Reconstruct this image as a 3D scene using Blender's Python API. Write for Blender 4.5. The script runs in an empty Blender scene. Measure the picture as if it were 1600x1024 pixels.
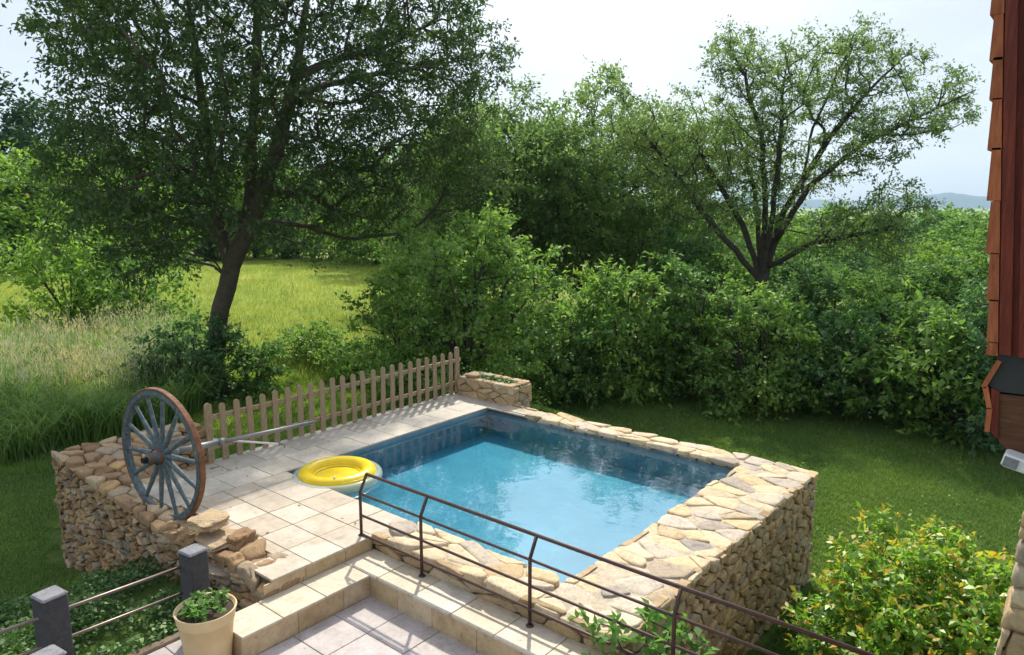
import bpy, math, random
import numpy as np
from mathutils import Vector, Matrix, noise as mnoise

# ------------------------------------------------------------------ camera, sky, sun
S = bpy.context.scene
COL = S.collection
FPX, PITCH, YAW, CAMZ = 1140.0, math.atan(192 / 1140.0), math.radians(39.6), 3.7
cd = bpy.data.cameras.new("camera"); cam = bpy.data.objects.new("camera", cd); COL.objects.link(cam)
cd.sensor_fit = 'HORIZONTAL'; cd.sensor_width = 36.0; cd.lens = 36.0 * FPX / 1600.0
cd.clip_start = 0.05; cd.clip_end = 20000
cam.location = (0, 0, CAMZ)
cam.rotation_euler = (math.radians(90) - PITCH, 0, YAW)
S.camera = cam

SUN = Vector((-0.60, 0.80, 1.0)).normalized()
sd = bpy.data.lights.new("sun", 'SUN'); sun = bpy.data.objects.new("sun", sd); COL.objects.link(sun)
sd.energy = 3.7; sd.angle = math.radians(1.1); sd.color = (1.0, 0.93, 0.80)
sun.rotation_euler = SUN.to_track_quat('Z', 'Y').to_euler()
sun.location = (-10, 14, 30)

W = bpy.data.worlds.new("World"); S.world = W; W.use_nodes = True
nt = W.node_tree; nt.nodes.clear()
def nn(t, k, **kw):
    n = t.nodes.new(k)
    for a, b in kw.items(): setattr(n, a, b)
    return n
wo = nn(nt, 'ShaderNodeOutputWorld'); bg = nn(nt, 'ShaderNodeBackground')
sky = nn(nt, 'ShaderNodeTexSky', sky_type='NISHITA'); sky.sun_disc = False
sky.sun_elevation = math.asin(SUN.z); sky.sun_rotation = math.atan2(SUN.x, SUN.y)
sky.air_density = 1.0; sky.dust_density = 2.0; sky.ozone_density = 1.0
tc = nn(nt, 'ShaderNodeTexCoord'); mp = nn(nt, 'ShaderNodeMapping'); mp.inputs['Scale'].default_value = (1, 1, 3.2)
nz = nn(nt, 'ShaderNodeTexNoise'); nz.inputs['Scale'].default_value = 2.1; nz.inputs['Detail'].default_value = 6; nz.inputs['Roughness'].default_value = .55
rp = nn(nt, 'ShaderNodeValToRGB'); rp.color_ramp.elements[0].position = .34; rp.color_ramp.elements[1].position = .62
rp.color_ramp.elements[0].color = (.42, .42, .42, 1); rp.color_ramp.elements[1].color = (.97, .97, .97, 1)
mx = nn(nt, 'ShaderNodeMix', data_type='RGBA'); 
vd = nn(nt, 'ShaderNodeVectorMath', operation='DOT_PRODUCT'); vd.inputs[1].default_value = tuple(SUN); nt.links.new(tc.outputs['Generated'], vd.inputs[0])
m0 = nn(nt, 'ShaderNodeMath', operation='MAXIMUM'); m0.inputs[1].default_value = 0; nt.links.new(vd.outputs['Value'], m0.inputs[0])
m1 = nn(nt, 'ShaderNodeMath', operation='POWER'); m1.inputs[1].default_value = 20.0; nt.links.new(m0.outputs[0], m1.inputs[0])
m2 = nn(nt, 'ShaderNodeMath', operation='MULTIPLY_ADD'); m2.inputs[1].default_value = 5.0; m2.inputs[2].default_value = 1.0; nt.links.new(m1.outputs[0], m2.inputs[0])
vs_ = nn(nt, 'ShaderNodeVectorMath', operation='SCALE'); vs_.inputs[0].default_value = (5.0, 5.45, 6.2); nt.links.new(m2.outputs[0], vs_.inputs['Scale']); nt.links.new(vs_.outputs[0], mx.inputs['B'])
nt.links.new(tc.outputs['Generated'], mp.inputs[0]); nt.links.new(mp.outputs[0], nz.inputs['Vector'])
nt.links.new(nz.outputs['Fac'], rp.inputs[0]); nt.links.new(rp.outputs[0], mx.inputs['Factor'])
nt.links.new(sky.outputs[0], mx.inputs['A']); nt.links.new(mx.outputs['Result'], bg.inputs[0])
bg.inputs[1].default_value = 0.12; nt.links.new(bg.outputs[0], wo.inputs[0])

S.view_settings.view_transform = 'Standard'; S.view_settings.look = 'None'
S.view_settings.exposure = 0.44; S.view_settings.gamma = 1.0
S.cycles.max_bounces = 8; S.cycles.transparent_max_bounces = 12
S.cycles.diffuse_bounces = 4; S.cycles.transmission_bounces = 6; S.cycles.volume_bounces = 0
S.cycles.sample_clamp_indirect = 6.0

random.seed(7)
G0 = -1.6          # level of the lawn

# ------------------------------------------------------------------ helpers
CAMP = np.array([0, 0, CAMZ])
_fh = np.array([-math.sin(YAW), math.cos(YAW), 0.0]); _r = np.array([math.cos(YAW), math.sin(YAW), 0.0])
_fw = _fh * math.cos(PITCH) - np.array([0, 0, math.sin(PITCH)]); _up = _fh * math.sin(PITCH) + np.array([0, 0, math.cos(PITCH)])
def ray(u, v): return _fw + _r * (u - 800) / FPX - _up * (v - 512) / FPX
def atz(u, v, z):
    d = ray(u, v); return CAMP + d * (z - CAMZ) / d[2]
def atd(u, v, a):                       # point at horizontal distance a (metres) from the viewer
    d = ray(u, v); return CAMP + d * a / math.hypot(d[0], d[1])

def tag(o, label=None, cat=None, group=None, kind=None):
    if label: o['label'] = label
    if cat: o['category'] = cat
    if group: o['group'] = group
    if kind: o['kind'] = kind
    return o
def empty(name, loc, rz=0.0):
    o = bpy.data.objects.new(name, None); COL.objects.link(o); o.location = loc; o.rotation_euler = (0, 0, rz)
    o.empty_display_size = .2; return o
def link(name, me, mat, parent=None, smooth=False):
    if smooth: me.polygons.foreach_set('use_smooth', np.ones(len(me.polygons), dtype=bool))
    for m in (mat if isinstance(mat, (list, tuple)) else [mat]): me.materials.append(m)
    o = bpy.data.objects.new(name, me); COL.objects.link(o)
    if parent is not None: o.parent = parent
    return o
def copy_tree(o, parent=None):
    c = o.copy(); COL.objects.link(c)
    if parent is not None: c.parent = parent
    for ch in list(o.children): copy_tree(ch, c)
    return c

class MB:
    """collects vertices and faces of one mesh, all in the parent's space"""
    def __init__(s): s.v = []; s.f = []; s.m = []
    def add(s, vs, fs, mi=0):
        b = len(s.v); s.v.extend([tuple(p) for p in vs]); s.f.extend([tuple(i + b for i in f) for f in fs]); s.m.extend([mi] * len(fs))
    def box(s, x0, x1, y0, y1, z0, z1, bev=0.0, mi=0, M=None):
        b = bev
        if b <= 0:
            vs = [(x0,y0,z0),(x1,y0,z0),(x1,y1,z0),(x0,y1,z0),(x0,y0,z1),(x1,y0,z1),(x1,y1,z1),(x0,y1,z1)]
            fs = [(0,3,2,1),(4,5,6,7),(0,1,5,4),(1,2,6,5),(2,3,7,6),(3,0,4,7)]
        else:
            vs = []; 
            for (sx, sy, z) in ((0,0,z0),(b,b,z0)):
                pass
            c = min(b, (x1-x0)*.45, (y1-y0)*.45, (z1-z0)*.45)
            def ring(i, z):
                return [(x0+i+c,y0+i,z),(x1-i-c,y0+i,z),(x1-i,y0+i+c,z),(x1-i,y1-i-c,z),(x1-i-c,y1-i,z),(x0+i+c,y1-i,z),(x0+i,y1-i-c,z),(x0+i,y0+i+c,z)]
            vs = ring(c*.9, z0) + ring(0, z0+c) + ring(0, z1-c) + ring(c*.9, z1)
            fs = [tuple(reversed(range(8)))] + [(k*8+i, k*8+(i+1)%8, (k+1)*8+(i+1)%8, (k+1)*8+i) for k in range(3) for i in range(8)] + [tuple(range(24,32))]
        if M is not None: vs = [tuple(M @ Vector(p)) for p in vs]
        s.add(vs, fs, mi)
    def tube(s, pts, r, n=8, cap=True, mi=0):
        pts = [Vector(p) for p in pts]; rs = r if isinstance(r, (list, tuple)) else [r] * len(pts)
        vs = []; fs = []; X = None
        for i, p in enumerate(pts):
            if i == 0: d = pts[1] - p
            elif i == len(pts) - 1: d = p - pts[i-1]
            else: d = (pts[i+1] - p).normalized() + (p - pts[i-1]).normalized()
            d.normalize()
            if X is None:
                X = d.orthogonal().normalized()
            X = (X - d * X.dot(d)).normalized(); Y = d.cross(X)
            for k in range(n):
                a = 2 * math.pi * k / n; vs.append(p + (X * math.cos(a) + Y * math.sin(a)) * rs[i])
        for i in range(len(pts) - 1):
            for k in range(n): fs.append((i*n+k, i*n+(k+1)%n, (i+1)*n+(k+1)%n, (i+1)*n+k))
        if cap: fs.append(tuple(reversed(range(n)))); fs.append(tuple(range((len(pts)-1)*n, len(pts)*n)))
        s.add(vs, fs, mi)
    def lathe(s, prof, n=32, axis='Z', c=(0,0,0), mi=0):
        vs = []; fs = []
        for (r, h) in prof:
            for k in range(n):
                a = 2 * math.pi * k / n; x, y = r * math.cos(a), r * math.sin(a)
                p = (x, y, h) if axis == 'Z' else (x, h, -y)
                vs.append((p[0]+c[0], p[1]+c[1], p[2]+c[2]))
        for i in range(len(prof) - 1):
            for k in range(n): fs.append((i*n+k, i*n+(k+1)%n, (i+1)*n+(k+1)%n, (i+1)*n+k))
        s.add(vs, fs, mi)
    def build(s, name, mat, parent=None, smooth=False):
        me = bpy.data.meshes.new(name); me.from_pydata(s.v, [], s.f); me.update()
        if any(s.m): me.polygons.foreach_set('material_index', s.m)
        return link(name, me, mat, parent, smooth)

def np_mesh(name, V, F, mat, parent=None, smooth=False, mi=None):
    """V (n,3), F (m,4) or (m,3)"""
    me = bpy.data.meshes.new(name); k = F.shape[1]
    me.vertices.add(len(V)); me.vertices.foreach_set('co', np.ascontiguousarray(V, dtype=np.float32).ravel())
    me.loops.add(F.size); me.loops.foreach_set('vertex_index', np.ascontiguousarray(F, dtype=np.int32).ravel())
    me.polygons.add(len(F)); me.polygons.foreach_set('loop_start', np.arange(0, F.size, k, dtype=np.int32))
    if mi is not None: me.polygons.foreach_set('material_index', np.asarray(mi, dtype=np.int32))
    me.update(calc_edges=True)
    return link(name, me, mat, parent, smooth)

# ------------------------------------------------------------------ materials
def newmat(name):
    m = bpy.data.materials.new(name); m.use_nodes = True; t = m.node_tree; t.nodes.clear()
    return m, t, nn(t, 'ShaderNodeOutputMaterial')
def ramp(t, stops, inp, interp='LINEAR'):
    r = nn(t, 'ShaderNodeValToRGB'); e = r.color_ramp.elements; r.color_ramp.interpolation = interp
    while len(e) > 1: e.remove(e[-1])
    e[0].position = stops[0][0]; e[0].color = (*stops[0][1], 1)
    for p, c in stops[1:]:
        x = e.new(p); x.color = (*c, 1)
    t.links.new(inp, r.inputs[0]); return r.outputs[0]
def coords(t, scale=(1, 1, 1)):
    c = nn(t, 'ShaderNodeTexCoord'); m = nn(t, 'ShaderNodeMapping'); m.inputs['Scale'].default_value = scale
    t.links.new(c.outputs['Object'], m.inputs[0]); return m.outputs[0]
def noise_(t, co, scale, detail=5, rough=.6, dist=0):
    n = nn(t, 'ShaderNodeTexNoise'); n.inputs['Scale'].default_value = scale; n.inputs['Detail'].default_value = detail
    n.inputs['Roughness'].default_value = rough; n.inputs['Distortion'].default_value = dist; t.links.new(co, n.inputs['Vector']); return n.outputs['Fac']
def mixc(t, a, b, f, mode='MIX'):
    m = nn(t, 'ShaderNodeMix', data_type='RGBA', blend_type=mode)
    for k, x in (('A', a), ('B', b), ('Factor', f)):
        if isinstance(x, tuple): m.inputs[k].default_value = (*x, 1)
        elif isinstance(x, (int, float)): m.inputs[k].default_value = x
        else: t.links.new(x, m.inputs[k])
    return m.outputs['Result']
def bump(t, h, strength=.4, dist=.01, normal=None):
    b = nn(t, 'ShaderNodeBump'); b.inputs['Strength'].default_value = strength; b.inputs['Distance'].default_value = dist
    t.links.new(h, b.inputs['Height'])
    if normal is not None: t.links.new(normal, b.inputs['Normal'])
    return b.outputs[0]
def princ(t, out, col, rough=.7, normal=None, spec=.4, metal=0.0):
    p = nn(t, 'ShaderNodeBsdfPrincipled')
    if isinstance(col, tuple): p.inputs['Base Color'].default_value = (*col, 1)
    else: t.links.new(col, p.inputs['Base Color'])
    if isinstance(rough, (int, float)): p.inputs['Roughness'].default_value = rough
    else: t.links.new(rough, p.inputs['Roughness'])
    p.inputs['Specular IOR Level'].default_value = spec; p.inputs['Metallic'].default_value = metal
    if normal is not None: t.links.new(normal, p.inputs['Normal'])
    t.links.new(p.outputs[0], out.inputs[0]); return p

def mat_stone(name, pal, rough=.85, fine=1.0, island=True, bumpk=.6):
    m, t, o = newmat(name); co = coords(t)
    g = nn(t, 'ShaderNodeNewGeometry')
    src = g.outputs['Random Per Island'] if island else noise_(t, co, 3)
    c = ramp(t, pal, src)
    n1 = noise_(t, co, 7 * fine, 8, .68, .6); n2 = noise_(t, co, 38 * fine, 6, .7)
    c = mixc(t, c, ramp(t, [(.28, (.55, .50, .44)), (.5, (1, 1, 1)), (.72, (1.3, 1.2, 1.02))], n1), .75, 'MULTIPLY')
    c = mixc(t, c, ramp(t, [(.33, (.62, .60, .58)), (.52, (1.05, 1.05, 1.05)), (.75, (1.22, 1.2, 1.15))], n2), .6, 'MULTIPLY')
    h = mixc(t, n1, n2, .45)
    princ(t, o, c, rough, bump(t, h, bumpk, .02), .25); return m
def mat_plain(name, col, rough=.5, var=.25, scale=8, bumpk=.1, metal=0.0, spec=.4, sc=(1,1,1), col2=None):
    m, t, o = newmat(name); co = coords(t, sc); n1 = noise_(t, co, scale, 6, .65)
    c2 = col2 if col2 else tuple(min(1, x * (1 + var)) for x in col)
    c = ramp(t, [(.3, tuple(x * (1 - var) for x in col)), (.5, col), (.7, c2)], n1)
    princ(t, o, c, rough, bump(t, n1, bumpk, .01), spec, metal); return m
def mat_leaf(name, cols, trans=.45, tcol=1.5, gloss=.10, rough=.55, lowf=.25):
    """cols: list of base colours spread over the leaves, one random value per leaf"""
    m, t, o = newmat(name); g = nn(t, 'ShaderNodeNewGeometry'); co = coords(t); cols = [tuple(v * 1.17 for v in x) for x in cols]
    c = ramp(t, [(i / max(1, len(cols) - 1), x) for i, x in enumerate(cols)], g.outputs['Random Per Island'])
    n1 = noise_(t, co, lowf * 2.0, 3, .5)
    c = mixc(t, c, ramp(t, [(.3, (.78, .84, .80)), (.5, (1, 1, 1)), (.7, (1.25, 1.15, .9))], n1), 1.0, 'MULTIPLY')
    d = nn(t, 'ShaderNodeBsdfDiffuse'); tr = nn(t, 'ShaderNodeBsdfTranslucent'); gl = nn(t, 'ShaderNodeBsdfGlossy')
    gl.inputs['Roughness'].default_value = rough; gl.inputs['Color'].default_value = (.75, .85, .6, 1)
    tcx = mixc(t, c, (tcol * 1.05, tcol * 1.10, tcol * .75), 1.0, 'MULTIPLY')
    t.links.new(c, d.inputs[0]); t.links.new(tcx, tr.inputs[0])
    m1 = nn(t, 'ShaderNodeMixShader'); m1.inputs[0].default_value = trans; t.links.new(d.outputs[0], m1.inputs[1]); t.links.new(tr.outputs[0], m1.inputs[2])
    m2 = nn(t, 'ShaderNodeMixShader'); m2.inputs[0].default_value = gloss * .62; t.links.new(m1.outputs[0], m2.inputs[1]); t.links.new(gl.outputs[0], m2.inputs[2])
    t.links.new(m2.outputs[0], o.inputs[0]); return m
def mat_wood(name, col, col2, rough=.75, scale=3, sc=(6, 6, 1), island=True, bumpk=.35):
    m, t, o = newmat(name); co = coords(t, sc); n1 = noise_(t, co, scale * 3, 7, .7, .4)
    c = ramp(t, [(.3, tuple(x * .6 for x in col)), (.5, col), (.68, col2)], n1)
    g = nn(t, 'ShaderNodeNewGeometry')
    if island: c = mixc(t, c, ramp(t, [(0, (.8, .8, .8)), (1, (1.2, 1.17, 1.12))], g.outputs['Random Per Island']), .8, 'MULTIPLY')
    princ(t, o, c, rough, bump(t, n1, bumpk, .01), .3); return m

M = {}
M['wall_stone'] = mat_stone('brown_rubble_stone', [(0, (.24, .145, .075)), (.2, (.38, .25, .135)), (.4, (.29, .19, .11)), (.55, (.46, .30, .14)), (.7, (.34, .27, .19)), (.85, (.50, .37, .22)), (1, (.22, .19, .15))])
M['pool_stone'] = mat_stone('tan_rubble_stone', [(0, (.34, .24, .13)), (.25, (.50, .365, .21)), (.5, (.42, .31, .18)), (.7, (.56, .41, .23)), (.88, (.33, .28, .21)), (1, (.60, .48, .31))])
M['flag_stone'] = mat_stone('cream_flagstone', [(0, (.60, .48, .31)), (.22, (.68, .56, .38)), (.42, (.63, .49, .29)), (.55, (.70, .59, .42)), (.62, (.30, .27, .26)), (.68, (.62, .47, .27)), (.86, (.60, .52, .42)), (.94, (.40, .34, .28)), (1, (.54, .40, .23))], bumpk=.8)
M['mortar'] = mat_stone('pale_mortar', [(0, (.46, .39, .29)), (1, (.58, .50, .38))], island=False, bumpk=.9)
M['dark_mortar'] = mat_stone('brown_mortar', [(0, (.12, .095, .07)), (1, (.19, .15, .11))], island=False, bumpk=.9)  # dark brown mortar, seen as dark joints between stones and tiles

def mat_tile(name, pal, stain, rough=.6, lo=.40, hi=.62, sc=1.3):
    m, t, o = newmat(name); co = coords(t); g = nn(t, 'ShaderNodeNewGeometry')
    c = ramp(t, pal, g.outputs['Random Per Island'])
    n1 = noise_(t, co, sc, 5, .6, .8); n2 = noise_(t, co, 22, 6, .7); n3 = noise_(t, co, 5, 5, .65, .3)
    c = mixc(t, c, stain, ramp(t, [(lo, (0, 0, 0)), (hi, (.62, .62, .62))], n1))
    c = mixc(t, c, ramp(t, [(.35, (.84, .82, .79)), (.6, (1.05, 1.05, 1.05))], n3), .8, 'MULTIPLY')
    c = mixc(t, c, ramp(t, [(.3, (.82, .81, .8)), (.6, (1.06, 1.06, 1.06))], n2), .7, 'MULTIPLY')
    c = mixc(t, c, ramp(t, [(.66, (1, 1, 1)), (.71, (.5, .44, .38))], noise_(t, co, 15, 4, .6, .5)), .8, 'MULTIPLY')
    c = mixc(t, c, ramp(t, [(.56, (1, 1, 1)), (.68, (.72, .68, .62))], noise_(t, co, 2.6, 7, .75, 1.2)), .7, 'MULTIPLY')
    princ(t, o, c, rough, bump(t, n2, .15, .004), .35); return m
M['deck_tile'] = mat_tile('beige_deck_tile', [(0, (.46, .385, .29)), (.3, (.56, .475, .37)), (.6, (.52, .45, .36)), (1, (.63, .55, .44))], (.38, .30, .20), lo=.5, hi=.74)
M['border_tile'] = mat_tile('grey_beige_border_tile', [(0, (.42, .38, .31)), (.5, (.50, .45, .37)), (1, (.56, .50, .42))], (.38, .34, .28), lo=.46, hi=.7)
M['step_tile'] = mat_tile('cream_step_tile', [(0, (.56, .48, .35)), (.5, (.63, .55, .42)), (1, (.60, .55, .47))], (.52, .45, .33), lo=.5, hi=.75)
M['patio_tile'] = mat_tile('mauve_patio_tile', [(0, (.42, .375, .355)), (.5, (.48, .43, .41)), (1, (.53, .485, .47))], (.40, .34, .33), lo=.45, hi=.7)
M['riser'] = mat_tile('ochre_riser_stone', [(0, (.50, .38, .22)), (.5, (.60, .46, .28)), (1, (.56, .47, .34))], (.40, .28, .15), lo=.45, hi=.68, sc=3)
M['leaf_hero'] = mat_leaf('ash_leaf', [(.036, .07, .028), (.058, .10, .034), (.045, .086, .032), (.095, .145, .045)], .42, 1.5, .07)
M['leaf_shrub'] = mat_leaf('hazel_leaf', [(.07, .15, .03), (.14, .24, .045), (.10, .19, .04), (.25, .36, .08)], .48, 1.6, .10)
M['leaf_hedge'] = mat_leaf('hedge_leaf', [(.036, .095, .026), (.07, .155, .036), (.05, .12, .03), (.14, .25, .055)], .45, 1.6, .10)
M['leaf_hedge_b'] = mat_leaf('bluish_hedge_leaf', [(.035, .09, .04), (.06, .14, .055), (.10, .20, .07)], .45, 1.5, .10)
M['leaf_airy'] = mat_leaf('airy_tree_leaf', [(.075, .135, .045), (.12, .185, .06), (.18, .25, .09)], .5, 1.5, .12)
M['leaf_far'] = mat_leaf('wood_leaf', [(.06, .135, .035), (.10, .19, .045), (.16, .26, .065)], .45, 1.6, .06)
M['leaf_mid'] = mat_leaf('pale_olive_leaf', [(.07, .14, .045), (.125, .20, .06), (.19, .265, .085)], .5, 1.5, .10)
M['leaf_yellow'] = mat_leaf('yellow_green_leaf', [(.12, .20, .03), (.16, .26, .04), (.10, .19, .03)], .5, 1.6, .08)
M['leaf_dark'] = mat_leaf('dark_fir_leaf', [(.02, .055, .025), (.03, .075, .03)], .3, 1.3, .05)
M['leaf_bush'] = mat_leaf('glossy_bush_leaf', [(.07, .16, .02), (.12, .24, .025), (.17, .30, .032), (.24, .37, .04)], .5, 1.6, .12, .45)
M['leaf_tip'] = mat_leaf('yellow_orange_leaf', [(.34, .40, .035), (.48, .40, .045), (.50, .27, .05), (.38, .42, .04)], .5, 1.3, .08, .4)
M['field_grass'] = mat_leaf('meadow_blade', [(.17, .24, .04), (.24, .29, .06), (.30, .32, .08), (.36, .35, .13)], .4, 1.3, .05)
M['dead_leaf'] = mat_leaf('dry_leaf', [(.22, .13, .05), (.33, .24, .07), (.28, .17, .06)], .2, 1.0, .05)
M['leaf_ivy'] = mat_leaf('ivy_leaf', [(.02, .065, .014), (.04, .105, .02), (.06, .14, .03)], .3, 1.3, .12)
M['leaf_pot'] = mat_leaf('pot_plant_leaf', [(.07, .17, .03), (.12, .25, .05), (.10, .20, .04)], .5, 1.5, .08)
M['bark'] = mat_stone('tree_bark', [(0, (.085, .068, .052)), (1, (.13, .105, .08))], island=False, fine=1.0, bumpk=1.0)
M['bark_dark'] = mat_plain('dark_bark', (.06, .05, .04), .9, .4, 6, .8)
M['grass'] = mat_leaf('lawn_grass', [(.07, .14, .03), (.095, .18, .036), (.13, .215, .048), (.19, .245, .075)], .4, 1.4, .06)
M['reed'] = mat_leaf('tall_grass_blade', [(.075, .16, .035), (.13, .23, .05), (.15, .25, .065), (.19, .27, .085)], .45, 1.4, .10)
M['plume'] = mat_leaf('dry_seed_head', [(.46, .43, .27), (.56, .52, .36), (.50, .44, .30)], .3, 1.0, .03)

def mat_ground():
    m, t, o = newmat('meadow_ground'); co = coords(t)
    n1 = noise_(t, co, .35, 5, .6); n2 = noise_(t, co, 3.5, 6, .7); n3 = noise_(t, co, 40, 5, .75)
    lawn = ramp(t, [(.3, (.055, .115, .022)), (.5, (.09, .155, .032)), (.7, (.15, .20, .055))], n2)
    field = ramp(t, [(.3, (.21, .30, .045)), (.5, (.28, .36, .06)), (.7, (.37, .40, .09))], n1)
    field = mixc(t, field, ramp(t, [(.35, (.74, .80, .70)), (.65, (1.16, 1.12, 1.05))], n2), .9, 'MULTIPLY')
    field = mixc(t, field, ramp(t, [(.4, (.85, .9, .8)), (.6, (1.1, 1.06, 1))], noise_(t, co, .06, 4, .6)), 1, 'MULTIPLY')
    sp = nn(t, 'ShaderNodeSeparateXYZ'); t.links.new(co, sp.inputs[0])
    def lin(a, b, c, v0, v1):                      # a*x+b*y+c mapped from v0..v1 to 0..1
        q = nn(t, 'ShaderNodeVectorMath', operation='DOT_PRODUCT'); t.links.new(co, q.inputs[0]); q.inputs[1].default_value = (a, b, 0)
        mr = nn(t, 'ShaderNodeMapRange', interpolation_type='SMOOTHSTEP'); t.links.new(q.outputs['Value'], mr.inputs[0])
        mr.inputs[1].default_value = v0; mr.inputs[2].default_value = v1; return mr.outputs[0]
    fa = nn(t, 'ShaderNodeMath', operation='MULTIPLY'); t.links.new(lin(-.74, .67, 0, 14.8, 17.5), fa.inputs[0]); t.links.new(lin(-1, 0, 0, 10.2, 11.5), fa.inputs[1]); far = fa.outputs[0]
    c = mixc(t, lawn, field, far)
    c = mixc(t, c, ramp(t, [(.3, (.55, .6, .5)), (.6, (1.15, 1.12, 1.0))], n3), .8, 'MULTIPLY')
    princ(t, o, c, .9, bump(t, n3, .9, .05), .15); return m
M['ground'] = mat_ground()
M['soil'] = mat_plain('dark_soil', (.06, .042, .03), .95, .4, 9, 1.0)

# ------------------------------------------------------------------ ground, hills
def sm(x, a, b):
    t = np.clip((x - a) / (b - a), 0, 1); return t * t * (3 - 2 * t)
def gz(x, y):
    x = np.asarray(x, float); y = np.asarray(y, float)
    z = G0 + 0 * x
    z = z + 1.0 * sm(x, -11.8, -7.6) * (1 - sm(y, 3.75, 6.0)) * (1 - .0 * x)
    z = np.where((y > 3.85) & (x < -9.0), G0 + 1.15 * sm(x, -13.5, -10.2) * (1 - sm(y, 11, 15)), z)
    und = .10 * np.sin(x * .31 + 1.3) * np.cos(y * .27) + .05 * np.sin(x * .9 + y * .6)
    far = np.clip((np.hypot(x, y) - 60) / 500, 0, 1)
    wood = sm(x * .77 + y * .64, 8, 60)
    return z + und * sm(np.hypot(x + 5, y - 5), 4, 14) - 10 * far - 9.0 * wood * sm(np.hypot(x, y), 30, 80)
def axis_(lo, hi, fine0, fine1, step):
    a = list(np.arange(fine0, fine1, step)); d = step; p = fine0
    while p > lo: d *= 1.18; p -= d; a.insert(0, max(p, lo))
    d = step; p = a[-1]
    while p < hi: d *= 1.18; p += d; a.append(min(p, hi))
    return np.array(a)
ax_, ay_ = axis_(-6500, 5000, -26, 6, .30), axis_(-60, 7500, -2, 26, .30)
X, Y = np.meshgrid(ax_, ay_); Z = gz(X, Y)
V = np.stack([X, Y, Z], -1).reshape(-1, 3); nx, ny = len(ax_), len(ay_)
I = (np.arange(ny - 1)[:, None] * nx + np.arange(nx - 1)[None]).ravel()
tag(np_mesh('ground', V, np.stack([I, I + 1, I + nx + 1, I + nx], 1), M['ground'], smooth=True), kind='structure')

def hills():
    mb_v = []; az = np.linspace(math.radians(-75), math.radians(20), 260)   # angle from +Y, negative to the left
    D = 5200.0
    rows = []
    for k, (dd, hk) in enumerate(((0, 0), (350, .75), (700, 1.0), (1500, .3))):
        r = []
        for a in az:
            h = 46 + 46 * mnoise.noise(Vector((a * 9, 3.1, 0))) + 22 * mnoise.noise(Vector((a * 31, 1.7, 0))) + 7 * mnoise.noise(Vector((a * 110, .7, 0)))
            r.append(((D + dd) * math.sin(a), (D + dd) * math.cos(a), -30 + max(12, h + 30 + 4) * hk))
        rows.append(r)
    V = np.array(rows).reshape(-1, 3); n = len(az)
    I = (np.arange(3)[:, None] * n + np.arange(n - 1)[None]).ravel()
    m = mat_plain('wooded_hill', (.035, .07, .05), .95, .25, .004, .0)
    tag(np_mesh('hills', V, np.stack([I, I + 1, I + n + 1, I + n], 1), m, smooth=True), kind='structure')
hills()

# ------------------------------------------------------------------ stonework
def clip_poly(P, a, b, c):          # keep a*x+b*y<=c
    out = []
    for i in range(len(P)):
        p, q = P[i], P[(i + 1) % len(P)]; dp = a * p[0] + b * p[1] - c; dq = a * q[0] + b * q[1] - c
        if dp <= 0: out.append(p)
        if (dp < 0) != (dq < 0) and dp != dq:
            t = dp / (dp - dq); out.append((p[0] + (q[0] - p[0]) * t, p[1] + (q[1] - p[1]) * t))
    return out
def cells(w, h, cu, cv, rng, jit=.42, top=None):
    """irregular polygons tiling w x h, about cu x cv each; top(u) limits the height"""
    pts = []; nr = max(1, round(h / cv)); 
    for j in range(nr):
        k = max(1, round(w / (cu * rng.uniform(.8, 1.25)))); off = rng.random()
        for i in range(-1, k + 1):
            u = (i + .5 + (off - .5) * .9 + rng.uniform(-jit, jit)) * w / k; v = (j + .5 + rng.uniform(-jit, jit)) * h / nr
            if rng.random() < .08: continue
            pts.append((u / cu, v / cv))
    A = np.array(pts); out = []
    for i, p in enumerate(A):
        if not (-.3 <= p[0] <= w / cu + .3): continue
        lim = h if top is None else top(min(max(p[0] * cu, 0), w))
        if p[1] * cv > lim + .02: continue
        d = ((A - p) ** 2).sum(1); nb = np.argsort(d)[1:17]
        P = [(p[0] - 2, p[1] - 2), (p[0] + 2, p[1] - 2), (p[0] + 2, p[1] + 2), (p[0] - 2, p[1] + 2)]
        for q in A[nb]:
            a, b = q - p; m_ = (q + p) / 2; P = clip_poly(P, a, b, a * m_[0] + b * m_[1])
            if len(P) < 3: break
        if len(P) < 3: continue
        P = [(x * cu, y * cv) for x, y in P]
        e = rng.uniform(-.012, .02)
        for a, b, c in ((-1, 0, e), (1, 0, w + e), (0, -1, 0), (0, 1, lim + rng.uniform(-.01, .02))):
            P = clip_poly(P, a, b, c)
            if len(P) < 3: break
        if len(P) < 3: continue
        x = np.array(P); ar = .5 * abs(np.dot(x[:, 0], np.roll(x[:, 1], -1)) - np.dot(x[:, 1], np.roll(x[:, 0], -1)))
        if ar < .08 * cu * cv: continue
        out.append(P)
    return out
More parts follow.
